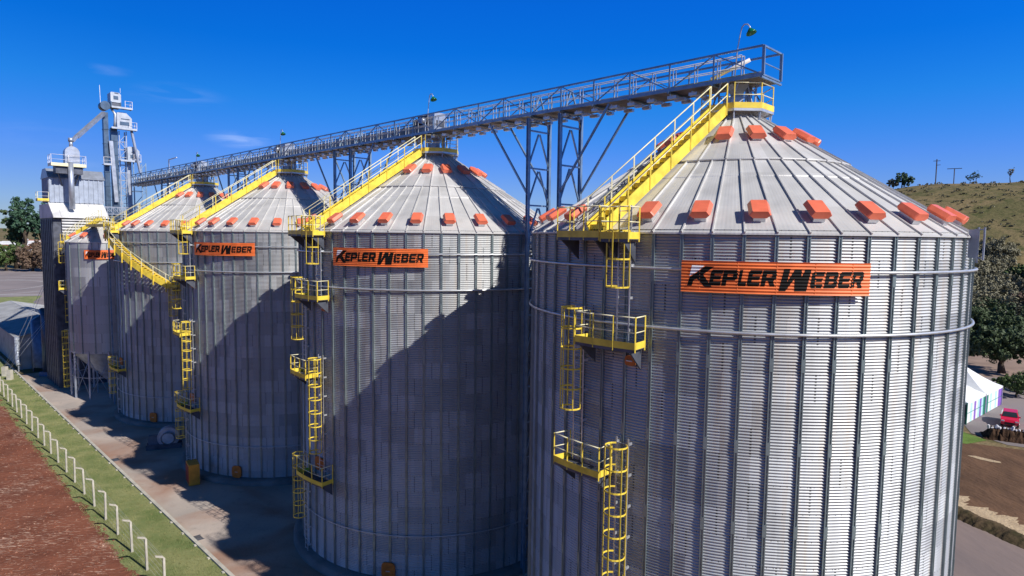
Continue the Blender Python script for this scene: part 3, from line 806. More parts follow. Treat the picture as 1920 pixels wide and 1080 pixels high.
# ------------------------------------------------------------------ company signs on the silos
def clip_y(poly, lo, hi):
    def cl(P, f, inside):
        out = []
        for i in range(len(P)):
            a, b = P[i-1], P[i]; ia, ib = inside(a), inside(b)
            if ia != ib:
                t_ = (f-a[1])/(b[1]-a[1]); out.append((a[0]+(b[0]-a[0])*t_, f))
            if ib: out.append(b)
        return out
    P = cl(poly, lo, lambda p: p[1] >= lo)
    return cl(P, hi, lambda p: p[1] <= hi) if P else []
def letter(ch, x0, x1, y0, y1, sh=.16):
    """convex polygons of one letter in picture-like units, y down"""
    W_, H_ = x1-x0, y1-y0; tx, ty = .31, .25
    E_ = [[(0, .12), (.12, 0), (tx, 0), (tx, 1), (.12, 1), (0, .88)], [(.1, 0), (1, 0), (.96, ty), (.1, ty)], [(.1, .39), (.9, .39), (.86, .61), (.1, .61)], [(.1, 1-ty), (.96, 1-ty), (.92, 1), (.1, 1)]]
    P_ = [[(0, 0), (tx, 0), (tx, 1), (0, 1)], [(.1, 0), (.86, 0), (1, .12), (1, .25), (.1, .25)], [(1-tx, .2), (1, .2), (1, .52), (1-tx, .44)], [(.1, .42), (1, .42), (1, .5), (.86, .65), (.1, .65)]]
    G = {'E': E_, 'P': P_, 'L': [[(0, 0), (tx*1.2, 0), (tx*1.2, 1), (.12, 1), (0, .88)], [(.1, 1-ty), (1, 1-ty), (1, 1), (.1, 1)]],
         'R': P_+[[(.42, .6), (.78, .6), (1.02, 1), (.66, 1)]],
         'B': P_[:2]+[[(1-tx, .15), (.98, .15), (.98, .40), (.88, .50), (1-tx, .5)], [(.1, .40), (.9, .40), (.9, .60), (.1, .60)], [(1-tx, .5), (.88, .5), (1, .6), (1, .85), (1-tx, .85)], [(.1, 1-ty), (1, 1-ty), (1, .86), (.86, 1), (.1, 1)]]}[ch]
    out = []
    for P in G: out.append([(x0+u*W_+(1-v)*H_*sh-H_*sh*.5, y0+v*H_) for u, v in P])
    return out
DES_B, DES_W = [], []
def tk(P): return [(x-45, y-105-(x-45)*.0107) for x, y in P]
DES_B += [tk(P) for P in ([(275, 157), (362, 160), (250, 240), (185, 283), (128, 262), (200, 215)], [(128, 262), (200, 262), (168, 290), (150, 343), (105, 343)],
                          [(215, 240), (258, 235), (345, 350), (277, 350), (196, 272)])]
DES_W.append(tk([(148, 152), (266, 155), (196, 212), (128, 250)]))
for ch, a, b in (('E', 325, 440), ('P', 442, 578), ('L', 590, 665), ('E', 674, 795), ('R', 800, 930)):
    DES_B += [tk(P) for P in letter(ch, a, b, 188, 334)]
DES_B += [tk(P) for P in ([(1000, 173), (1057, 173), (1030, 290), (1018, 372), (955, 372)], [(1026, 300), (1098, 178), (1122, 178), (1122, 225), (1018, 372), (990, 372)],
                          [(1096, 178), (1162, 178), (1150, 373), (1098, 373)], [(1098, 373), (1120, 320), (1192, 185), (1205, 215), (1150, 373)], [(1190, 178), (1250, 178), (1208, 373), (1148, 373)])]
for ch, a, b in (('E', 1250, 1368), ('B', 1380, 1500), ('E', 1512, 1630), ('R', 1636, 1750)):
    DES_B += [tk(P) for P in letter(ch, a, b, 199, 345)]
def make_sign(center, ac, span, zt, zb, r, label, corrug=True):
    root = empty('company_sign', center)
    tag(root, label, 'sign', 'orange company signs on the silos')
    cz = (lambda z: .016*math.cos(2*math.pi*(zt-z)/PITCH)) if corrug else (lambda z: 0)
    mb = MB(); nu = 24; H_ = zt-zb; nz_ = int(H_/PITCH*8) if corrug else 2
    for j in range(nz_+1):
        z = zt-H_*j/nz_
        for i in range(nu+1): mb.v.append(tuple(pol(ac-span/2+span*i/nu, r+cz(z), z)))
    for j in range(nz_):
        for i in range(nu): mb.face([j*(nu+1)+i, (j+1)*(nu+1)+i, (j+1)*(nu+1)+i+1, j*(nu+1)+i+1], 0, True)
    for k in range(5):                         # fixing rails to the wall behind
        a = ac-span/2+span*(k+.5)/5; mb.bar(pol(a, r-.03, zb+.05), pol(a, r-.03, zt-.05), .06, .03)
    for (z,) in ((zt-.01,), (zb+.01,)):
        for i in range(nu): mb.bar(pol(ac-span/2+span*i/nu, r-.035, z), pol(ac-span/2+span*(i+1)/nu, r-.035, z), .05, .018)
    mb.build('sign_panel', M['sign'], root)
    for DES, m_, nm, ex in ((DES_W, 'white', 'emblem', .012), (DES_B, 'black', 'lettering', .008)):
        mb = MB(); st_ = PITCH/8 if corrug else H_
        for P in DES:
            pts = [(x/1780.0, y/290.0*H_) for x, y in P]
            lo = min(p[1] for p in pts); hi = max(p[1] for p in pts); y = math.floor(lo/st_)*st_
            while y < hi:
                Q = clip_y(pts, y, y+st_)
                if len(Q) >= 3:
                    ded = [q for i_, q in enumerate(Q) if (abs(q[0]-Q[i_-1][0])+abs(q[1]-Q[i_-1][1])) > 1e-6]
                    if len(ded) >= 3: mb.poly([pol(ac-span/2+span*u, r+ex+cz(zt-v), zt-v) for u, v in ded][::-1])
                y += st_
        mb.build(nm, M[m_], root)
    return root
for i, ac in enumerate((-100.0, -104.2, -106.4)):
    c = silos[i].location
    make_sign(c, ac, 36.4, 19.74, 18.70, SR+.27, ['widest orange sign with black lettering, on the nearest silo', 'orange lettered sign on the second silo from the right', 'orange lettered sign on the third silo from the right'][i])

# ------------------------------------------------------------------ conveyor gallery over the silos
gal = empty('conveyor_gallery', (C1.x, C1.y, 0), FR)
tag(gal, 'long blue grey lattice conveyor gallery crossing above all the silo tops', 'conveyor')
S0, S1, ZB, ZT, HW = -1.55, 91.0, 27.48, 28.68, .9
npan = 41; ds = (S1-S0)/npan
for sg in (1, -1):
    mb = MB(); w_ = HW*sg
    mb.bar((S0, w_, ZT), (S1, w_, ZT), .09, .08); mb.bar((S0, w_, ZB), (S1, w_, ZB), .09, .16)
    for k in range(npan+1):
        s = S0+ds*k; mb.bar((s, w_, ZB), (s, w_, ZT), .075, .06)
        if k < npan:
            a, b = (ZB, ZT) if k % 2 == 0 else (ZT, ZB)
            mb.bar((s, w_*.995, a), (s+ds, w_*.995, b), .05, .045)
    mb.build('side_truss', M['truss'], gal)
for k in range(npan+1):
    s = S0+ds*k
    mb = MB(); mb.bar((s, -HW-.12, ZB-.12), (s, HW+.12, ZB-.12), .09, .08); mb.build('cross_beam', M['truss'], gal)
    if k % 6 == 3: MB().bar((s, -HW, ZT), (s, HW, ZT), .05).build('top_tie', M['truss'], gal)
mb = MB(); mb.bar((S0, -HW, ZT), (S0, HW, ZT), .07); mb.bar((S0, -HW, ZB), (S0, HW, ZB), .07); mb.bar((S0, -HW, ZB+.5), (S0, HW, ZB+.5), .04)
for w_ in (-HW, HW): mb.bar((S0-.05, w_, ZB), (S0-.05, w_, ZT), .08)
mb.build('end_frame', M['truss'], gal)
mb = MB(); mb.box(S0+.1, S1, -HW+.06, HW-.06, ZB-.07, ZB-.02); mb.build('gallery_floor', M['deck'], gal)
# bright brackets under the floor
mb = MB(); q = random.Random(12)
s = 1.5
while s < S1:
    for w_ in (-.55, .15, .75):
        mb.box(s+q.uniform(-.1, .1), s+.45, w_-.11, w_+.11, ZB-.40, ZB-.26)
    mb.bar((s+.2, -.7, ZB-.26), (s+.2, 1.0, ZB-.26), .05)
    s += 1.14
mb.build('roller_bracket', M['galv'], gal)['kind'] = 'stuff'
# inner handrail and walkway edge
mb = MB()
for w_ in (.55, .80):
    mb.tube([(S0+1, w_, ZB+1.0), (S1, w_, ZB+1.0)], .025, 5); mb.tube([(S0+1, w_, ZB+.5), (S1, w_, ZB+.5)], .02, 5)
    s = S0+1
    while s < S1: mb.bar((s, w_, ZB), (s, w_, ZB+1.0), .04); s += 1.13
mb.build('handrail', M['galv'], gal)
# conveyor casings: low trough to silo one, deeper enclosed ones beyond each transfer point
for (a, b, wd, h0_, h1_, m_) in ((-1.0, 21.3, .45, .05, .42, 'casing'), (21.8, 43.4, .55, .12, .86, 'casing'), (44.0, 65.6, .5, .12, .80, 'casing'), (66.2, 90.5, .5, .12, .82, 'casing')):
    mb = MB(); w0 = -.62
    mb.prism([(a, w0, ZB+h0_), (a, w0+wd*1.6, ZB+h0_), (a, w0+wd*1.6, ZB+h1_-.12), (a, w0+wd*1.0, ZB+h1_), (a, w0+wd*.4, ZB+h1_), (a, w0, ZB+h1_-.12)], (b-a, 0, 0))
    s = a+.4
    while s < b-.2: mb.box(s, s+.06, w0-.02, w0+wd*1.6+.02, ZB+h0_-.02, ZB+h1_-.10); s += 1.5
    mb.build('conveyor_casing', M[m_], gal)
mb = MB(); mb.box(-1.3, 3.2, .15, .75, ZB+.02, ZB+.16); mb.build('spillage_board', M['yellow'], gal)
mb = MB(); mb.tube([(1.2, .2, ZB+.35), (-.5, -.1, ZB+.98)], .09, 8); mb.build('drive_shaft', M['white'], gal)
for k, s in enumerate((21.9, 44.2, 66.3)):
    mb = MB()
    mb.prism([(s-.30, -.6, ZB+.1), (s+.45, -.6, ZB+.1), (s+.45, -.6, ZB+1.2), (s+.2, -.6, ZB+1.42), (s-.30, -.6, ZB+1.42)], (0, .95, 0))
    mb.box(s-.34, s-.302, -.45, .2, ZB+.5, ZB+.9, 1)
    mb.box(s+.5, s+1.6, -.45, .35, ZB+.85, ZB+1.38, 1); mb.box(s+1.7, s+2.3, -.3, .2, ZB+.8, ZB+1.2, 1)
    d = mb.build('drive_head', [M['steelmid'], M['steeldark']], gal)
    mb = MB(); mb.tube([(s+.6, .5, ZB+.9), (s+.6, .9, ZB+.9)], .22, 12); mb.build('motor', M['steelmid'], d)

# gooseneck lamps with green shades standing on the gallery
for i, s in enumerate((-.28, 21.75, 43.9, 65.3)):
    z0_ = ZB; top_z = 29.75+(.25 if i in (1, 2) else 0)
    root = empty('gooseneck_lamp', tuple(fw(s, .85, z0_)), FR)
    tag(root, ['green shaded gooseneck lamp above the near end of the gallery, over the biggest silo',
               'green gooseneck lamp on the gallery above the second silo from the right',
               'green gooseneck lamp on the gallery above the third silo from the right',
               'small green gooseneck lamp on the gallery above the fourth silo'][i], 'lamp', 'green gooseneck lamps along the gallery')
    H_ = top_z-z0_
    pts = [(0, 0, 0), (-.05, 0, H_*.5), (-.22, 0, H_-.35)]+[(-.42-.2*math.cos(th), 0, H_-.25+.2*math.sin(th)) for th in [R(x) for x in (0+5, 40, 80, 120, 160)]]
    pts = [(0, 0, 0), (-.08, 0, H_*.55), (-.20, 0, H_-.3), (-.25, 0, H_-.1), (-.36, 0, H_), (-.50, 0, H_-.02), (-.60, 0, H_-.14), (-.64, 0, H_-.26)]
    MB().tube(pts, .026, 7).build('pole', M['galv'], root)
    sh = MB().lathe([(.03, .16), (.07, .13), (.12, .06), (.21, -.04), (.225, -.10), (.20, -.10), (.1, .04)], 16).build('lamp_shade', M['green'], root)
    sh.location = (-.66, 0, H_-.36); sh.rotation_euler = (0, R(20), 0)

# trestles carrying the gallery
def trestle(s, label, kn=0):
    root = empty('support_trestle', tuple(fw(s, 0, 0)), FR); tag(root, label, 'support tower', 'lattice trestles carrying the gallery')
    hw = .9
    for sg in (-1, 1):
        mb = MB(); mb.box(-.095, .095, sg*hw-.02, sg*hw+.02, 0, 27.28); mb.box(-.10, -.075, sg*hw-.085, sg*hw+.085, 0, 27.28); mb.box(.075, .10, sg*hw-.085, sg*hw+.085, 0, 27.28)
        mb.build('leg', M['truss'], root)
    mb = MB(); z = .8; k = 0
    while z < 26.6:
        mb.bar((0, -hw, z), (0, hw, z), .09); 
        mb.bar((.0, -hw, z+1.1), (0, 0, z+.05), .07) if False else None
        mb.bar((0, -hw, z+.05), (0, -.05, z+2.0), .08); mb.bar((0, hw, z+.05), (0, .05, z+2.0), .08)
        z += 2.15; k += 1
    mb.bar((0, -hw, 27.1), (0, hw, 27.1), .12)
    mb.build('bracing', M['truss'], root)
    if kn:
        mb = MB()
        for sg in (-1, 1): mb.bar((0, sg*hw, 22.9), (kn*3.3, sg*hw, 27.32), .10)
        mb.build('knee_brace', M['truss'], root)
TR = ['between the nearest two silos', 'between the second and third silos', 'between the third and fourth silos', 'behind the fourth silo']
for g_ in range(4):
    m_ = SP*(g_+.5)
    trestle(m_-1.15, 'right-hand lattice trestle of the pair '+TR[g_], -1)
    trestle(m_+1.25, 'left-hand lattice trestle of the pair '+TR[g_], 1)

# ------------------------------------------------------------------ small hopper silo on legs
HS, HWc, HR, HE, HB = 80.5, 6.7, 4.25, 19.25, 5.6
hc = fw(HS, HWc, 0)
hop = empty('hopper_silo', tuple(hc)); tag(hop, 'small hopper bottomed silo on steel legs at the far end of the row', 'silo')
mb = MB(); mb.lathe([(HR, HB), (HR, HE)], 68); mb.build('wall', M['small_wall'], hop)
mb = MB(); mb.lathe([(HR+.1, HE-.1), (HR+.1, HE), (.5, HE+2.45), (.5, HE+2.6), (0, HE+2.6)], 34, sm=False)
for k in range(17): mb.bar(pol(A0+k*360/17, HR+.1, HE+.03), pol(A0+k*360/17, .5, HE+2.5), .05, .08)
mb.build('roof', M['roof'], hop)
for k in range(17): MB().box(HR, HR+.07, -.05, .05, HB, HE-.05).build('stiffener', M['stiff'], hop, rotz=R(A0+k*360/17))
mb = MB(); mb.lathe([(HR-.02, HB), (.45, 1.5), (.45, 1.2)], 34); mb.build('hopper_cone', M['steelmid'], hop)
for k in range(12):
    a = A0+10+k*30; MB().bar(pol(a, HR-.02, 0), pol(a, HR-.02, HB+.3), .18, .18, up=(1, 0, 0)).build('leg', M['steelmid'], hop)
mb = MB()
for k in range(12):
    a = A0+10+k*30; mb.tube([pol(a, HR, .3), pol(a+30, HR, 4.9)], .03, 5); mb.tube([pol(a+30, HR, .3), pol(a, HR, 4.9)], .03, 5); mb.bar(pol(a, HR, 2.6), pol(a+30, HR, 2.6), .07)
mb.build('bracing', M['steelmid'], hop)
for k in range(7):
    a = -140+k*42
    v = vm.copy(); COL.objects.link(v); v.parent = hop; c = nk.copy(); COL.objects.link(c); c.parent = v
    sl = math.atan(2.45/3.75)
    v.matrix_local = Matrix.Translation(pol(a, 3.5, HE+.75)) @ Matrix.Rotation(R(a), 4, 'Z') @ Matrix.Rotation(sl, 4, 'Y')
# stair on its roof and ladder line on its left side
ST5 = -172
mb = MB(); tv5 = Vector((-math.sin(R(ST5)), math.cos(R(ST5)), 0))
for sg in (-1, 1): mb.bar(pol(ST5, HR+.5, HE+.15)+tv5*.35*sg, pol(ST5, .6, HE+2.9)+tv5*.35*sg, .04, .42)
for k in range(13):
    f = (k+.5)/13; p = pol(ST5, HR+.5+(.6-HR-.5)*f, HE+.15+2.75*f); mb.bar(p-tv5*.33, p+tv5*.33, .24, .04)
s5 = mb.build('roof_stair', M['yellow'], hop)
mb = MB()
for sg in (-1, 1):
    a = pol(ST5, HR+.5, HE+.2)+tv5*.35*sg; b = pol(ST5, .6, HE+2.95)+tv5*.35*sg
    mb.bar(a+Vector((0, 0, 1.05)), b+Vector((0, 0, 1.05)), .05); mb.bar(a+Vector((0, 0, .55)), b+Vector((0, 0, .55)), .04)
    for k in range(4): p = a+(b-a)*k/3; mb.bar(p, p+Vector((0, 0, 1.05)), .06)
mb.build('handrail', M['pale_yellow'], s5)
platform(-188, -168, 19.1, parent=hop, r=HR, dep=.8); ladder(-163, 13, 20.3, 16.6, 19.2, parent=hop, r=HR)
platform(-172, -152, 13.3, parent=hop, r=HR, dep=.8); ladder(-176, 7, 14.4, 9.0, 12.4, parent=hop, r=HR)
platform(-188, -168, 7.0, parent=hop, r=HR, dep=.8); ladder(-163, .3, 8.2, .9, 8.0, parent=hop, r=HR)
make_sign(hc, -66, 46, 18.3, 17.2, HR+.2, 'small faded orange sign on the little hopper silo at the far end')
# small link walkway from hopper silo roof to silo four eave
lw = empty('link_walkway', tuple(fw(0, 0, 0)), FR); tag(lw, 'yellow railed walkway linking the hopper silo top and the fourth silo', 'walkway')
mb = MB(); mb.box(71.4, 80.2, 7.9, 8.9, 21.15, 21.2, 1); mb.box(71.4, 80.2, 8.9, 8.92, 21.1, 21.42); mb.box(71.4, 80.2, 7.88, 7.9, 21.1, 21.42)
lwd = mb.build('walkway_deck', [M['yellow'], M['steeldark']], lw)
railing([(71.5, 8.88, 21.2), (80.1, 8.88, 21.2)], parent=lwd); railing([(71.5, 7.92, 21.2), (80.1, 7.92, 21.2)], parent=lwd)
for s in (72.0, 79.8): MB().bar((s, 8.4, 0.2), (s, 8.4, 21.15), .16).build('leg', M['truss'], lw)

# ------------------------------------------------------------------ grain dryer block
dr = empty('grain_dryer', tuple(fw(0, 0, 0)), FR); tag(dr, 'tall grey clad dryer block with white louvres behind the hopper silo', 'dryer building')
def ribbed(x0, x1, y0, y1, z0, z1, axis_, step=.42, mi=0, mb=None):
    mb = mb or MB(); mb.box(x0, x1, y0, y1, z0, z1, mi)
    return mb
mb = MB(); mb.box(86.6, 95, 5.0, 11.2, 0, 22.2)
for k in range(14): w_ = 5.2+k*.45; mb.box(86.56, 86.6, w_, w_+.05, 0, 19.8)
for k in range(7):
    s = 86.9+k*1.2; mb.box(s, s+.12, 11.2, 11.27, 0, 22.1)
for k in range(15): mb.box(86.7, 94.9, 11.201, 11.235, 1.0+k*1.4, 1.06+k*1.4)
mb.build('body', M['steeldark'], dr)
mb = MB()
for k in range(6):
    z = 20.0+k*.38; mb.hexa([(86.15, 5.1, z), (86.55, 5.1, z+.05), (86.55, 10.3, z+.05), (86.15, 10.3, z), (86.15, 5.1, z+.14), (86.55, 5.1, z+.28), (86.55, 10.3, z+.28), (86.15, 10.3, z+.14)])
mb.build('louvre_panel', M['fibre'], dr)
mb = MB()
mb.hexa([(85.9, 5.0, 22.25), (89, 5.0, 22.25), (89, 11.25, 22.25), (85.9, 11.25, 22.25), (85.9, 5.0, 22.35), (89, 5.0, 24.3), (89, 11.25, 24.3), (85.9, 11.25, 22.35)])
for k in range(8): w_ = 5.05+k*.88; mb.bar((85.92, w_, 22.40), (88.98, w_, 24.33), .05, .07)
mb.box(89, 95, 5.0, 11.25, 22.25, 24.1)
mb.build('sloping_roof', M['fibre'], dr)
mb = MB(); mb.box(88.8, 93.5, 4.85, 11.1, 24.3, 27.5)
k = 0
while 4.9+k*.55 < 11.0: w_ = 4.9+k*.55; mb.box(88.70, 88.8, w_, w_+.13, 24.32, 27.45); k += 1
for k in range(14): s = 88.9+k*.33; mb.box(s, s+.09, 11.1, 11.14, 24.32, 27.45)
mb.build('upper_cladding', M['cladding'], dr)
mb = MB(); mb.prism([(88.6, 4.75, 27.5), (93.7, 4.75, 27.5), (92.2, 4.75, 28.75), (90.0, 4.75, 28.75)], (0, 6.45, 0)); mb.build('roof', M['steelmid'], dr)
mb = MB(); mb.box(88.6, 89.8, 11.15, 12.4, 24.45, 24.5, 1)
for p in ((88.6, 88.62, 11.15, 12.4), (89.78, 89.8, 11.15, 12.4), (88.6, 89.8, 12.38, 12.4)): mb.box(*p, 24.4, 24.75)
bal = mb.build('balcony', [M['yellow'], M['galv']], dr); railing([(88.62, 11.2, 24.5), (88.62, 12.36, 24.5), (89.78, 12.36, 24.5)], mats=('pale_yellow', 'white'), parent=bal)
# fan platform with snail housing and its duct
mb = MB(); mb.box(86.6, 88.7, 7.3, 11.1, 29.0, 29.08, 1); mb.box(86.56, 86.6, 7.3, 11.1, 28.9, 29.3); mb.box(86.6, 88.7, 11.1, 11.13, 28.9, 29.3); mb.box(86.6, 88.7, 7.27, 7.3, 28.9, 29.3)
fp = mb.build('fan_platform', [M['pale_yellow'], M['galv']], dr)
railing([(88.6, 11.1, 29.1), (86.6, 11.1, 29.1), (86.6, 9.2, 29.1), (86.6, 7.3, 29.1), (88.6, 7.3, 29.1)], 1.25, mats=('white', 'white'), parent=fp)
mb = MB(); 
for (w_, b_) in ((10.6, 9.6), (7.7, 8.3)): mb.bar((87, w_, 29.0), (88.8, b_, 26.5), .12); mb.bar((87, w_, 28.95), (87, 8.6, 27.6), .09)
mb.box(86.9, 88.6, 7.6, 10.6, 28.0, 28.95)
mb.build('bracket', M['steeldark'], fp)
mb = MB(); pts = []
for k in range(13): th = math.pi*k/12; pts.append((86.9, 8.72+.82*math.cos(th), 30.75+.82*math.sin(th)))
pts += [(86.9, 7.9, 29.1), (86.9, 9.54, 29.1)]
mb.prism(pts, (1.2, 0, 0)); mb.build('fan_housing', M['steelmid'], fp)
mb = MB(); mb.tube([(87.5, 8.72, 31.4), (87.5, 8.72, 32.4)], .22, 10); mb.tube([(86.7, 9.0, 29.5), (86.7, 9.0, 23.4)], .33, 12, cap=True); mb.build('duct', M['steelmid'], dr)

# ------------------------------------------------------------------ bucket elevator tower
el = empty('elevator_tower', tuple(fw(0, 0, 0)), FR); tag(el, 'tall grey bucket elevator tower with white heads rising above the far silos', 'elevator tower')
mb = MB(); mb.box(92.6, 93.4, 3.15, 3.75, 0, 37.4)
for z in range(1, 37, 2): mb.box(92.55, 93.45, 3.10, 3.80, z, z+.08)
mb.build('elevator_leg', M['navy'], el)
mb = MB(); mb.box(92.6, 93.5, 2.05, 2.85, 0, 35.2)
for z in range(1, 35, 2): mb.box(92.55, 93.55, 2.0, 2.9, z+.5, z+.58)
mb.build('elevator_leg', M['navy'], el)
mb = MB(); mb.box(93.0, 93.6, .3, .8, 0, 30.8); mb.build('elevator_leg', M['steelmid'], el)
mb = MB(); mb.bar((92.3, 3.02, 33.4), (92.3, 2.55, 24.8), .5, .4, up=(1, 0, 0)); mb.build('drop_spout', M['steelmid'], el)
# ladder frame / lattice mast
mb = MB()
for (w_, s) in ((1.85, 92.6), (.95, 92.6), (1.85, 93.5), (.95, 93.5)): mb.bar((s, w_, 0), (s, w_, 35), .12)
z = .5; k = 0
while z < 34.5:
    mb.bar((92.6, .95, z), (92.6, 1.85, z), .07); mb.bar((92.6, .95 if k % 2 else 1.85, z), (92.6, 1.85 if k % 2 else .95, z+1.1), .06)
    mb.bar((93.5, .95, z), (93.5, 1.85, z), .07); z += 1.1; k += 1
mb.build('lattice_mast', M['steelmid'], el)
mb = MB()
for (w_, s) in ((.3, 92.0), (-1.3, 92.0), (.3, 94), (-1.3, 94)): mb.bar((s, w_, 0), (s, w_, 30.6), .14)
z = .5; k = 0
while z < 29:
    mb.bar((92, -1.3, z), (92, .3, z), .09); mb.bar((92, -1.3 if k % 2 else .3, z), (92, .3 if k % 2 else -1.3, z+2), .08); mb.bar((94, -1.3, z), (94, .3, z), .09); mb.bar((92, .3, z), (94, .3, z), .08); z += 2; k += 1
mb.build('lattice_frame', M['truss'], el)
def head(w0, w1, z0_, z1_, ch, s0=92.2, s1=93.9, right=True):
    mb = MB(); mb.prism([(s0, w0, z0_), (s0, w1, z0_), (s0, w1, z1_-.1), (s0, w1-ch*.4, z1_), (s0, w0+ch, z1_), (s0, w0, z1_-ch)], (s1-s0, 0, 0))
    h_ = mb.build('elevator_head', M['steelwhite'], el)
    mb = MB(); mb.box(s0-.03, s0-.002, w0+.35, w1-.35, z0_+.4, z0_+.9); mb.box(s0-.06, s0-.002, w0+.3, w1-.5, z0_+1.25, z0_+1.35); mb.build('inspection_door', M['navy'], h_)
head(1.55, 2.85, 38.9, 40.3, .25)
mb = MB(); mb.box(92.3, 93.8, 1.6, 2.8, 38.15, 38.9); mb.build('head_frame', M['steeldark'], el)
mb = MB()
for w_ in (1.6, 2.8): mb.bar((92.25, w_, 38.1), (92.25, w_, 39.0), .12)
mb.tube([(92.3, 3.5, 38.3), (93.7, 3.5, 38.3)], .62, 18)
mb.build('pulley_housing', M['navy'], el)
head(.25, 2.15, 35.4, 37.6, .75); head(-.6, .95, 30.8, 32.85, .55)
for (w0, w1, z, rl) in ((.3, 2.9, 38.1, [(.3, 1), (1.4, 1)]), (-.2, 3.0, 35.2, 0), (-.6, 2.0, 30.7, 0), (3.2, 4.1, 30.0, 0)):
    mb = MB(); mb.box(91.6, 92.8, w0, w1, z, z+.05, 1); mb.box(91.57, 91.6, w0, w1, z-.08, z+.18); mb.box(91.6, 92.8, w0-.03, w0, z-.08, z+.18)
    p = mb.build('service_platform', [M['steelwhite'], M['steeldark']], el)
    railing([(92.7, w0, z+.05), (91.6, w0, z+.05), (91.6, w0+.9, z+.05)] if w1-w0 > 1 else [(92.7, w0, z+.05), (91.6, w0, z+.05), (91.6, w1, z+.05)], 1.0, mats=('white', 'white'), parent=p)
mb = MB(); mb.bar((92.2, 3.75, 37.2), (88.2, 7.9, 33.0), .5, .42); mb.bar((88.2, 7.9, 33.1), (87.8, 8.5, 32.35), .36, .36); mb.tube([(87.5, 8.72, 32.2), (87.5, 8.72, 32.7)], .3, 10)
mb.build('grain_spout', M['steelmid'], el)
mb = MB(); mb.bar((92.2, .35, 35.1), (90.6, -.2, 29.0), .28, .24); mb.build('grain_spout', M['steelmid'], el)
mb = MB(); mb.tube([(92.3, 2.75, 37.9), (92.0, 2.4, 37.2), (92.0, 2.45, 36.2), (92.2, 2.5, 35.3)], .17, 8); mb.build('elbow_pipe', M['steelwhite'], el)
MB().bar((92.3, 4.1, 38.6), (92.3, 4.15, 41.0), .06).build('antenna', M['galv'], el); MB().bar((92.3, 1.6, 40.3), (92.3, 1.6, 41.0), .04).build('antenna', M['galv'], el)
# lattice bridge from dryer to elevator
br = empty('lattice_bridge', tuple(fw(0, 0, 0)), FR); tag(br, 'grey lattice bridge between the dryer block and the elevator tower', 'walkway')
for s in (90.2, 91.2):
    mb = MB(); mb.bar((s, .5, 23.0), (s, 4.95, 23.0), .1); mb.bar((s, .5, 24.0), (s, 4.95, 24.0), .08)
    for k in range(7):
        w_ = .5+k*.74; mb.bar((s, w_, 23), (s, w_, 24), .06); 
        if k < 6: mb.bar((s, w_, 23), (s, w_+.74, 24), .05)
    mb.build('side_truss', M['steelmid'], br)
for s in (90.2, 91.2): MB().bar((s, 2.0, 0), (s, 2.0, 23.0), .14).build('leg', M['truss'], br)
MB().box(90.2, 91.2, .5, 4.95, 22.98, 23.03).build('bridge_floor', M['deck'], br)
# L-shaped pale lamp pole beyond the gallery
lp = empty('arm_lamp', tuple(fw(84, -2.0, 0)), FR); tag(lp, 'thin white pole with a long horizontal arm beyond the gallery', 'lamp')
MB().bar((0, 0, 0), (0, 0, 30.6), .12).build('pole', M['white'], lp); MB().bar((0, 0, 30.6), (-2.6, -.2, 30.75), .12, .1).build('arm', M['white'], lp)

# round dark bins and ducts between dryer and low building
for i, (s, w_, r_, h_, nm) in enumerate(((99.0, 7.5, 2.3, 11.0, 'left of the dryer block'), (101.5, 10.6, 1.3, 7.5, 'beside the low building'))):
    root = empty('storage_bin', tuple(fw(s, w_))); tag(root, 'dark cylindrical steel bin '+nm, 'storage bin', 'dark bins beside the dryer')
    MB().lathe([(r_, .6), (r_, h_), (.3, h_+r_*.5)], 28).build('shell', M['navy'], root)
    for k in range(4): MB().bar(pol(45+90*k, r_*.9, 0), pol(45+90*k, r_*.9, .65), .2, .2, up=(1, 0, 0)).build('leg', M['steeldark'], root)
vp = empty('vertical_duct', tuple(fw(96.8, 11.0))); tag(vp, 'dark vertical duct with a blue foot beside the dryer wall', 'duct')
MB().tube([(0, 0, .5), (0, 0, 8.6), (-.8, .8, 9.3)], .42, 12).build('pipe', M['navy'], vp)
MB().box(-.7, .7, -.5, .5, 0, .6).build('base_box', mat('blue_paint', (.03, .12, .25), .5), vp)
hp_ = empty('hose_pipe', tuple(fw(102.9, 13.4, 0))); tag(hp_, 'pale ribbed downpipe hanging at the corner of the low building', 'pipe')
mb = MB(); mb.tube([(0, 0, 5.0), (0, .0, 1.6), (.3, -.3, .9)], .32, 10)
for k in range(8): mb.tube([(0, 0, 1.8+k*.4), (0, 0, 1.86+k*.4)], .36, 10)
mb.build('corrugated_hose', M['steelwhite'], hp_); MB().bar((.3, -.3, 0), (.3, -.3, .95), .12).build('foot', M['steelwhite'], hp_)

# low shed at the left edge
sh = empty('low_shed', tuple(fw(0, 0, 0)), FR); tag(sh, 'long low grey shed with a pale metal roof at the left edge', 'shed')
mb = MB(); mb.box(104, 152, 3.0, 13.0, 0, 4.9); mb.box(103.96, 104, 9.3, 11.6, .02, 3.4, 1); mb.build('wall', [M['wallpaint'], M['rubber']], sh)
mb = MB()
mb.hexa([(103.5, 8.0, 6.1), (152.5, 8.0, 6.1), (152.5, 13.6, 4.85), (103.5, 13.6, 4.85), (103.5, 8.0, 6.2), (152.5, 8.0, 6.2), (152.5, 13.6, 4.95), (103.5, 13.6, 4.95)])
mb.hexa([(103.5, 2.4, 4.85), (152.5, 2.4, 4.85), (152.5, 7.99, 6.1), (103.5, 7.99, 6.1), (103.5, 2.4, 4.95), (152.5, 2.4, 4.95), (152.5, 7.99, 6.2), (103.5, 7.99, 6.2)])
s = 103.6
while s < 152: mb.bar((s, 8.1, 6.22), (s, 13.6, 4.99), .07, .05); mb.bar((s, 2.4, 4.99), (s, 7.9, 6.22), .07, .05); s += 1.05
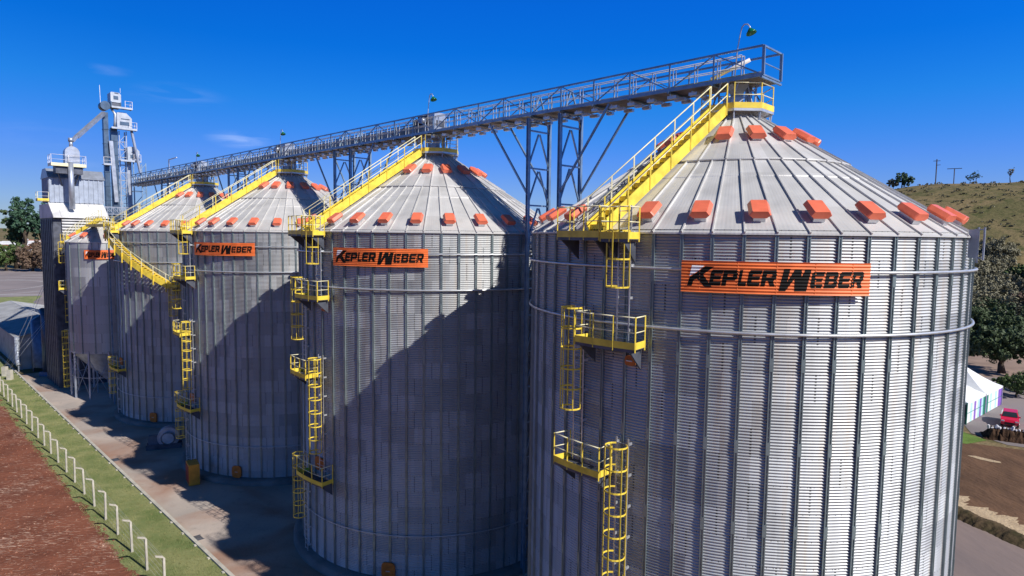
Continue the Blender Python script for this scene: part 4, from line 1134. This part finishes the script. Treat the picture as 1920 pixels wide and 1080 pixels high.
mb.build('roof', M['lightroof'], sh)
mb = MB(); mb.prism([(103.98, 3.05, 4.9), (103.98, 12.95, 4.9), (103.98, 8.0, 6.05)], (.2, 0, 0)); mb.build('gable', M['wallpaint'], sh)
# guy wires with concrete anchors
for i, (bx, by) in enumerate(((-69.2, 87.7), (-71.6, 89.9))):
    b = Vector((bx, by, 0)); root = empty('guy_anchor', tuple(b)); tag(root, ['white concrete guy wire anchor block by the fence, nearer one', 'white concrete guy wire anchor block by the fence, farther one'][i], 'anchor block', 'guy wire anchors')
    MB().box(-.28, .28, -.28, .28, 0, 1.35).build('block', M['postc'], root)
    mb = MB()
    for (s, w_, z) in ((98, 11.2, 12), (99, 11.2, 17.0)):
        p = fw(95, 11.0+.2*i, z-4)-b; mb.tube([(0, 0, 1.45), tuple(p)], .022, 4)
    mb.build('wire', M['galv'], root)

# ------------------------------------------------------------------ fence of bent concrete posts
fe = empty('fence', tuple(fw(0, 0, 0)), FR); tag(fe, 'wire fence on bent concrete posts between the red soil and the grass', 'fence')
pm = MB(); pm.hexa([(-.065, -.065, 0), (.065, -.065, 0), (.065, .065, 0), (-.065, .065, 0), (-.055, -.055, 2.0), (.055, -.055, 2.0), (.055, .055, 2.12), (-.055, .055, 2.12)])
pm.hexa([(-.055, -.05, 1.98), (.055, -.05, 1.98), (.055, .05, 2.14), (-.055, .05, 2.14), (-.05, .44, 2.20), (.05, .44, 2.20), (.05, .46, 2.30), (-.05, .46, 2.30)])
p0 = pm.build('post', M['postc'], fe)
ss = [25.0+3.2*k for k in range(26)]
q = random.Random(3)
for k, s in enumerate(ss):
    o = p0 if k == 0 else p0.copy()
    if k: COL.objects.link(o); o.parent = fe
    o.location = (s+q.uniform(-.1, .1), 17.1, 0); o.rotation_euler = (q.uniform(-.02, .02), q.uniform(-.025, .025), q.uniform(-.05, .05))
mb = MB()
for z in (.15, .5, .85, 1.2, 1.55, 1.9): mb.tube([(25, 17.02, z), (ss[-1], 17.02, z)], .004, 4)
mb.tube([(25, 17.3, 2.22), (ss[-1], 17.3, 2.22)], .004, 4); mb.tube([(25, 17.5, 2.28), (ss[-1], 17.5, 2.28)], .004, 4)
mb.build('wire_mesh', M['galv'], fe)

# ------------------------------------------------------------------ things at the silos' feet
cb = empty('fire_cabinet', (-26.0, 51.5, 0), R(-55)); tag(cb, 'orange cabinet with two dark red doors at the foot of the third silo', 'cabinet')
MB().box(-.75, .75, -.4, .4, .05, 1.75).build('box', mat('amber_paint', (.70, .30, .03), .5), cb)
for x in (-.37, .33):
    MB().box(x-.3, x+.3, -.43, -.402, .2, 1.6).build('door', mat('dark_red_paint', (.22, .02, .015), .5), cb)
fn = empty('aeration_fan', (-32.6, 60.2, 0), R(22)); tag(fn, 'grey aeration fan with round inlet beside the fourth silo', 'fan')
mb = MB(); pts = [(.95*math.cos(2*math.pi*k/20), -.35, 1.1+.95*math.sin(2*math.pi*k/20)) for k in range(20)]; mb.prism(pts, (0, .8, 0)); mb.build('housing', M['steelmid'], fn)
mb = MB(); mb.tube([(0, -.36, 1.1), (0, -.75, 1.1)], .6, 18, cap=False); mb.tube([(0, -.36, 1.1), (0, -.74, 1.1)], .5, 18); mb.build('inlet', M['steelwhite'], fn)
MB().box(-1.7, -.6, -.3, .4, .5, 1.3).build('motor', M['navy'], fn)
mb = MB(); mb.box(-1.9, 1.1, -.4, -.3, 0, .5); mb.box(-1.9, 1.1, .4, .5, 0, .5); mb.build('base_frame', M['steeldark'], fn)
for i, (x, y) in enumerate(((-35.6, 56.6), (-21.0, 41.8))):
    root = empty('drain_grate', (x, y, .018), R(45)); tag(root, ['dark square drain grate in the yard, farther along the kerb', 'dark square drain grate in the yard nearest the camera'][i], 'drain', 'drain grates in the yard')
    mb = MB()
    for k in range(7): mb.box(-.36, .36, -.33+k*.105, -.28+k*.105, 0, .02)
    mb.box(-.4, .4, -.40, -.35, 0, .025); mb.box(-.4, .4, .35, .40, 0, .025); mb.build('grate', M['steeldark'], root)
gr_ = empty('guard_rail', tuple(fw(11.6, 9.6, 0)), FR); tag(gr_, 'low thin guard rail in the shadow between the two nearest silos', 'railing')
railing([(-2, 0, 0), (2.4, 0, 0), (2.4, -3, 0)], 1.1, mats=('steelmid', 'steelmid'), name='rails', parent=gr_)
# black cables lying along the stair of silo one
cbv = MB(); q = random.Random(6)
for j in range(3):
    pts = []
    for k in range(26):
        f = k/25; r_ = 9.0-6.6*f
        pts.append(Vector((C1.x, C1.y, 0))+pol(STAIR-6-9*f-j*1.2+q.uniform(-1, 1)*.8, r_, roof_z(r_)+.22+abs(q.gauss(0, .10))))
    cbv.tube(pts, .016, 5)
tag(cbv.build('power_cable', M['cable']), 'tangled black cables lying on the roof beside the nearest yellow stair', 'cable')

# ------------------------------------------------------------------ marquee, car and houses on the right
def wp(x, y, z=0): return Vector((x, y, z))
tn = empty('marquee_tent', (51.3, 71.2, 0), math.atan2(9.0, 10.8)); tag(tn, 'white marquee with two pointed roofs and striped side panels behind the nearest silo', 'tent')
TL = 7.0
for k in range(2):
    x0, x1 = k*TL, (k+1)*TL
    mb = MB(); ap_ = ((x0+x1)/2, TL/2, 5.1)
    ring = [(x0, 0, 2.5), (x1, 0, 2.5), (x1, TL, 2.5), (x0, TL, 2.5)]
    for i in range(4):
        a, b = Vector(ring[i]), Vector(ring[(i+1) % 4]); mid = (a+b)/2; ap = Vector(ap_)
        prevr = [a, b]
        for st_ in range(1, 5):                 # slightly hollow pagoda curve
            f = st_/4; zz = 2.5+(5.1-2.5)*(f**1.25)
            cur = [a+(ap-a)*f, b+(ap-b)*f]; cur = [Vector((c_.x, c_.y, zz)) for c_ in cur]
            mb.poly([prevr[0], prevr[1], cur[1], cur[0]] if st_ < 4 else [prevr[0], prevr[1], cur[0]]); prevr = cur
        mb.bar(a-Vector((0, 0, .12)), b-Vector((0, 0, .12)), .04, .26)
    mb.build('canopy', M['tent'], tn)
for (x, y) in ((0, 0), (TL, 0), (2*TL, 0), (0, TL), (TL, TL), (2*TL, TL)): MB().bar((x, y, 0), (x, y, 2.5), .12).build('post', M['tgreen'] if (x, y) == (0, 0) else M['galv'], tn)
mb = MB(); cols = [0, 0, 1, 0, 2, 0, 1, 2, 1, 3, 2, 3, 0, 1, 0, 0, 1, 0, 2, 2]
for k, c_ in enumerate(cols): mb.box(.1+k*.69, .1+(k+1)*.69-.01, .05, .08, .05, 2.3, c_)
mb.bar((.1, .03, 1.2), (13.9, .03, 1.2), .04, mi=3)
mb.build('side_panel', [M['tent'], M['cyan'], M['purple'], M['tgreen']], tn)

car = empty('red_car', (56.6, 71.7, .012), R(-128)); tag(car, 'red hatchback car parked beside the white marquee, seen from the front', 'car')
def car_body():
    mb = MB(); prof = [(2.0, .32), (2.05, .62), (1.9, .86), (1.05, 1.0), (.35, 1.45), (-1.35, 1.47), (-1.95, 1.02), (-2.02, .6), (-1.95, .32)]
    wds = [.74, .82, .82, .82, .62, .62, .78, .82, .76]; b = 0
    for (x, z), wd in zip(prof, wds): mb.v += [(x, -wd, z), (x, wd, z)]
    for i in range(len(prof)-1): mb.face([2*i, 2*i+1, 2*i+3, 2*i+2])
    mb.face([2*i for i in range(len(prof))]); mb.face([2*i+1 for i in range(len(prof))][::-1]); mb.face([0, 1, 17, 16][::-1])
    return mb
bd_ = car_body().build('body', M['red'], car)
mb = MB()
mb.poly([(1.04, -.70, 1.03), (1.04, .70, 1.03), (.40, .56, 1.44), (.40, -.56, 1.44)]); mb.v = [(x+.02, y, z+.02) for x, y, z in mb.v]
mb.build('windscreen', M['glass'], car)
for sg in (-1, 1):
    mb = MB(); mb.poly([(.9, sg*.79, 1.03), (.32, sg*.66, 1.40), (-1.25, sg*.66, 1.40), (-1.7, sg*.8, 1.05)]); mb.build('side_window', M['glass'], car)
    MB().box(1.93, 2.03, sg*.62-.16, sg*.62+.16, .62, .78).build('headlight', M['white'], car)
    MB().box(.75, .95, sg*.84-.09, sg*.84+.09, 1.0, 1.13).build('mirror', M['red'], car)
for (x, y) in ((1.25, .72), (1.25, -.72), (-1.25, .72), (-1.25, -.72)):
    wh = MB().tube([(x, y-.1, .31), (x, y+.12, .31)], .31, 16).build('wheel', M['rubber'], car)
    MB().tube([(x, y-.12, .31), (x, y+.14, .31)], .17, 10).build('rim', M['galv'], wh)
MB().box(2.04, 2.07, -.45, .45, .36, .6).build('grille', M['rubber'], car)

# dark brushwood bank topped by white painted stones
mb = MB(); q = random.Random(5); A_, B_ = Vector((50.3, 67.4, 0)), Vector((61.0, 61.2, 0)); dirv = (B_-A_).normalized(); per = Vector((-dirv.y, dirv.x, 0)); K = 60
profb = [(-1.6, 0), (-1.35, .45), (-1.0, .85), (0, 1.1), (.6, 1.0), (1.0, .4), (1.3, 0)]
for k in range(K+1):
    c = A_+(B_-A_)*k/K; sc_ = smooth(0, 4, k)
    for (o_, h_) in profb: mb.v.append(tuple(c+per*(o_+q.uniform(-.1, .1))+Vector((0, 0, max(0, h_*sc_+(q.uniform(-.15, .15) if h_ else 0))))))
for k in range(K):
    for i in range(len(profb)-1): b = k*len(profb)+i; mb.face([b, b+len(profb), b+len(profb)+1, b+1])
tag(mb.build('brushwood_bank', mat('dark_brown_brush', (.06, .035, .022), .95, 0, .3, 2, 1, 6, .1)), 'dark brown brushwood bank below the parked red car', 'earth bank')
sm_ = None
for k in range(34):
    c = A_+dirv*(.5+.33*k)+per*(q.uniform(-.35, .1)-.2); mb = MB()
    if sm_ is None:
        for (r_, z) in ((.16, 0), (.2, .12), (.12, .30)):
            for i in range(6): mb.v.append((r_*math.cos(i*1.047)*q.uniform(.8, 1.2), r_*math.sin(i*1.047)*q.uniform(.8, 1.2), z))
        for l in range(2):
            for i in range(6): mb.face([l*6+i, l*6+(i+1) % 6, (l+1)*6+(i+1) % 6, (l+1)*6+i])
        mb.face([12+i for i in range(6)]); sm_ = mb.build('white_stone', M['white']); o = sm_
    else: o = sm_.copy(); COL.objects.link(o)
    o.location = tuple(c+Vector((0, 0, .98))); s_ = q.uniform(.5, .95); o.scale = (s_, s_, s_*q.uniform(.8, 1.6)); o.rotation_euler = (q.uniform(-.4, .4), q.uniform(-.4, .4), q.uniform(0, 6))
    tag(o, 'white painted stone in the row topping the brushwood bank', 'stone', 'white stones topping the brushwood bank')

def house(x, y, L_, W_, H_, rot, label, roofm, group=None, rise=1.2, z=0):
    root = empty('house', (x, y, z), R(rot)); tag(root, label, 'house', group)
    MB().box(-L_/2, L_/2, -W_/2, W_/2, 0, H_).build('wall', M['wallpaint'], root)
    mb = MB(); mb.prism([(-L_/2-.4, -W_/2-.4, H_+.01), (-L_/2-.4, W_/2+.4, H_+.01), (-L_/2-.4, 0, H_+rise)], (L_+.8, 0, 0)); mb.build('roof', roofm, root)
    for k in range(3):
        xx = -L_/2+L_*(k+.5)/3; MB().box(xx-.5, xx+.5, -W_/2-.03, -W_/2+.02, 1, 2.2).build('window', M['glass'], root)
    return root
house(112, 152, 16, 8, 3.2, 20, 'low house with a white roof at the wood edge, left of the two', M['fibre'], 'white roofed houses at the wood edge')
house(121, 161, 11, 7, 3.4, 10, 'white roofed house behind the first one at the wood edge', M['fibre'], 'white roofed houses at the wood edge', 1.6)
house(146, 160, 12, 8, 3.2, 5, 'white roofed house at the right edge of the picture', M['fibre'], 'white roofed houses at the wood edge')
q = random.Random(77)
# small town far away on the left horizon
for k in range(34):
    d = q.uniform(700, 1500); b = R(q.uniform(-42, -35.5)); x, y = d*math.sin(b), d*math.cos(b)
    root = empty('distant_house', (x, y, 0), q.uniform(0, 3)); s_ = q.uniform(9, 20)
    tag(root, 'tiny pale house in the distant town at the left horizon', 'house', 'houses of the distant town')
    MB().box(-s_, s_, -s_*.5, s_*.5, 0, 5).build('wall', M['fibre'], root)
    MB().prism([(-s_, -s_*.55, 5), (-s_, s_*.55, 5), (-s_, 0, 8)], (2*s_, 0, 0)).build('roof', M['fibre'] if k % 3 else mat('clay_tile', (.35, .14, .08), .8), root)

# ------------------------------------------------------------------ trees
def crown(mb, c, rx, ry, rz, nclump, per, leaf, q, flat=.0, sparse=0):
    """leaf cards gathered in clumps inside an uneven ellipsoid"""
    c = Vector(c)
    for _ in range(nclump):
        while True:
            d = Vector((q.uniform(-1, 1), q.uniform(-1, 1), q.uniform(-1, 1)))
            if .25 < d.length < 1: break
        d *= q.uniform(.75, 1.08)
        p = c+Vector((d.x*rx, d.y*ry, d.z*rz)); cr_ = min(rx, rz)*q.uniform(.16, .34)
        for _ in range(per):
            v = Vector((q.gauss(0, 1), q.gauss(0, 1), q.gauss(0, .8))).normalized()*cr_*q.uniform(.5, 1.1)
            pp = p+v; nrm = (v.normalized()+Vector((q.uniform(-.6, .6), q.uniform(-.6, .6), q.uniform(-.2, .9)))).normalized()
            t1 = nrm.orthogonal().normalized(); t2 = nrm.cross(t1); a = q.uniform(0, 6.28); s_ = leaf*q.uniform(.5, 1.2)
            u = (t1*math.cos(a)+t2*math.sin(a))*s_; w_ = (t2*math.cos(a)-t1*math.sin(a))*s_*.62
            b = len(mb.v); mb.v += [tuple(pp-u), tuple(pp-w_+nrm*s_*.15), tuple(pp+u), tuple(pp+w_+nrm*s_*.15)]; mb.face([b, b+1, b+2, b+3])
def tree(name, x, y, h, rad, label, m_, seed, z=None, group=None, nclump=60, per=34, leaf=.42, trunk_f=.3, crown_f=.72, tr=.035, cat='tree', lobes=4):
    q = random.Random(seed)
    z = terrain_h(x, y)-.1 if z is None else z
    root = empty(name, (x, y, z)); tag(root, label, cat, group)
    mb = MB(); r_ = max(.05, h*tr)
    top_ = h*(trunk_f+.25); pts = [Vector((0, 0, 0)), Vector((q.uniform(-.03, .03)*h, q.uniform(-.03, .03)*h, top_*.5)), Vector((q.uniform(-.05, .05)*h, q.uniform(-.05, .05)*h, top_))]
    mb.tube(pts, 0, 8, radii=[r_*1.3, r_*.85, r_*.4])
    for k in range(6):
        a = k*1.05+q.uniform(-.3, .3); b0 = pts[1].lerp(pts[2], q.uniform(0, .8)); e = b0+Vector((math.cos(a)*rad*.7, math.sin(a)*rad*.7, h*q.uniform(.15, .35)))
        mb.tube([b0, b0.lerp(e, .5)+Vector((0, 0, h*.03)), e], 0, 5, radii=[r_*.45, r_*.3, r_*.1])
    mb.build('trunk', M['bark'], root)
    mb = MB(); ch_ = h*crown_f; cz = h-ch_/2
    crown(mb, (0, 0, cz), rad*.82, rad*.82, ch_*.42, nclump//2, per, leaf, q)
    for k in range(lobes):
        a = 6.28*k/lobes+q.uniform(-.5, .5)
        crown(mb, (math.cos(a)*rad*.5, math.sin(a)*rad*.5, cz+q.uniform(-.25, .3)*ch_), rad*.5, rad*.5, ch_*.24, max(3, nclump//(2*lobes)), per, leaf, q)
    mb.build('crown', m_, root)
    return root
# left side
tree('eucalyptus_tree', -265.6, 351.0, 42.2, 7.6, 'tallest dark green tree with ragged crown left of the dryer block', M['leafteal'], 11, z=0, nclump=120, per=40, leaf=.7, crown_f=.62)
tree('eucalyptus_tree', -256.2, 353.3, 36.3, 7.0, 'ragged dark green tree just behind the dryer block edge', M['leafteal'], 12, z=0, nclump=100, per=40, leaf=.7, crown_f=.66)
tree('eucalyptus_tree', -272.6, 354.5, 32.8, 6.4, 'lower dark green tree left of the ragged tall ones', M['leafdark'], 13, z=0, nclump=100, per=40, leaf=.7, crown_f=.66)
tree('bushy_tree', -262.1, 333.4, 15.3, 10.5, 'rounded dark green tree at the edge of the asphalt yard', M['leafmid'], 14, z=0, nclump=110, per=40, leaf=.6, crown_f=.95, trunk_f=.08)
tree('bushy_tree', -276.1, 329.9, 11.7, 9.4, 'low green bushy tree at the very left edge', M['leafmid'], 15, z=0, nclump=90, per=40, leaf=.6, crown_f=.95, trunk_f=.08)
tree('dry_tree', -247.5, 332.3, 15.3, 8.8, 'wide dry brown tree right of the green bushes by the asphalt yard', M['leafbrown'], 16, z=0, nclump=220, per=50, leaf=.5, crown_f=.95, trunk_f=.08)
tree('dry_tree', -239.8, 329.9, 12.9, 5.8, 'smaller dry brown tree touching the dryer block in view', M['leafbrown'], 17, z=0, nclump=180, per=50, leaf=.5, crown_f=.95, trunk_f=.08)
tree('dry_tree', -250.4, 346.3, 17.6, 7.0, 'dry brown tree standing behind the wide brown one', M['leafbrown'], 18, z=0, nclump=180, per=50, leaf=.5, crown_f=.95, trunk_f=.08)
# right side
tree('broad_tree', 77.5, 100.5, 7.9, 6.8, 'broad dark tree with a thick trunk behind the marquee', M['leafdark'], 21, nclump=260, per=46, leaf=.26, trunk_f=.12, crown_f=.80, tr=.06, lobes=6)
tree('round_shrub', 67.3, 84.5, 3.5, 3.1, 'rounded green shrub right of the marquee', M['leafmid'], 23, nclump=150, per=36, leaf=.16, trunk_f=.05, crown_f=.95, cat='shrub')
tree('round_shrub', 71.5, 88, 3.2, 2.5, 'second green shrub behind the rounded one by the marquee', M['leafmid'], 24, nclump=60, per=36, leaf=.16, trunk_f=.05, crown_f=.95, cat='shrub')
tree('green_tree', 131, 163, 8.5, 5.5, 'bright green tree between the white roofed houses', M['leafmid'], 25, nclump=80, per=36, leaf=.4, crown_f=.9, trunk_f=.1)
tree('pale_tree', 117, 146, 7.5, 3.5, 'pale leafless looking tree in front of the white roofed houses', M['leafbrown'], 26, nclump=40, per=24, leaf=.3, crown_f=.8)

# wood at the foot of the hill: reads as one mass
q = random.Random(31); mb = MB()
for k in range(120):
    br_ = R(q.uniform(28.5, 45)); d = q.uniform(186, 230) if br_ < R(37.3) else q.uniform(182, 212)
    x, y = d*math.sin(br_)*1.0, d*math.cos(br_); z = terrain_h(x, y); h = q.uniform(5, 8); r_ = q.uniform(3.5, 5.5)
    crown(mb, (x, y, z+h*.5), r_, r_, h*.5, 34, 44, .30, q)
for k in range(70):
    br_ = R(q.uniform(35.0, 37.6)); d = q.uniform(205, 234)
    x, y = d*math.sin(br_), d*math.cos(br_); z = terrain_h(x, y); h = q.uniform(3, 4.5); r_ = q.uniform(2.6, 3.8)
    crown(mb, (x, y, z+h*.45), r_, r_, h*.5, 34, 40, .26, q)
tag(mb.build('woodland', M['leafhill']), 'dense dull green wood filling the foot of the hill', 'woodland', kind='stuff')
q = random.Random(32); mb = MB()
for k in range(46):
    br_ = R(q.uniform(29, 45)); d = q.uniform(164, 182)
    x, y = d*math.sin(br_), d*math.cos(br_); z = terrain_h(x, y); h = q.uniform(5, 7.5); r_ = q.uniform(3.5, 5)
    crown(mb, (x, y, z+h*.5), r_, r_, h*.5, 34, 44, .30, q)
tag(mb.build('dark_woodland', M['leafdark']), 'dark evergreen belt in front of the hillside wood', 'woodland', kind='stuff')
# scrub dotted over the hill
q = random.Random(33); mb = MB()
for k in range(420):
    br_ = R(q.uniform(24, 46)); d = q.uniform(240, 345); x, y = d*math.sin(br_), d*math.cos(br_); z = terrain_h(x, y); r_ = q.uniform(.3, 1.1)*(2.2 if k % 17 == 0 else 1)
    crown(mb, (x, y, z+r_*.3), r_*1.5, r_*1.5, r_*.5, 7, 14, .26, q)
tag(mb.build('hill_scrub', M['leafhill']), 'small dark bushes scattered over the dry hillside', 'shrubs', kind='stuff')
# trees and poles on the skyline
def sky_pt(px, dist):
    d = pix_dir(px, 360); k = dist/math.hypot(d.x, d.y); return d.x*k, d.y*k
SK = 338
for i, (px, h, r_, nm, m_) in enumerate(((1690, 6.8, 3.4, 'dark leafy tree at the left end of the hill skyline', 'leafteal'), (1702, 5.4, 2.8, 'smaller round tree beside the leafy one on the skyline', 'leafteal'),
        (1674, 5, 2.4, 'low tree half hidden by the silo roof on the skyline', 'leafhill'), (1829, 6, 2.6, 'flat topped thin tree in the middle of the hill skyline', 'leafteal'),
        (1817, 4.2, 2.0, 'little thin tree beside the flat topped one on the skyline', 'leafteal'), (1893, 6.5, 1.6, 'lone small tree with bare trunk towards the right of the skyline', 'leafhill'))):
    x, y = sky_pt(px, SK-4); tree('skyline_tree', x, y, h, r_, nm, M[m_], 50+i, group='trees on the hill skyline', nclump=60 if i < 3 else 34, per=26 if i < 3 else 8, leaf=.4 if i < 3 else .28, crown_f=.9 if i < 3 else .6, trunk_f=.3, tr=.025)
x, y = sky_pt(1753, SK-8); z = terrain_h(x, y)
root = empty('utility_pole', (x, y, z-.2)); tag(root, 'thin utility pole with short crossarms on the hill skyline', 'utility pole')
MB().bar((0, 0, 0), (0, 0, 10.5), .3).build('pole', M['bark'], root); MB().bar((-1.1, .6, 9.8), (1.1, -.6, 9.8), .2).build('crossarm', M['bark'], root); MB().bar((-.2, 0, 8), (1.2, -.7, 8.1), .2).build('crossarm', M['bark'], root)
x, y = sky_pt(1787, SK-6); z = terrain_h(x, y)
root = empty('utility_pole', (x, y, z-.2)); tag(root, 'short pole with a wide flat crossarm on the hill skyline', 'utility pole')
MB().bar((0, 0, 0), (0, 0, 6.6), .25).build('pole', M['bark'], root); MB().bar((-2.2, 1.4, 6.5), (2.2, -1.4, 6.5), .25).build('crossarm', M['bark'], root)
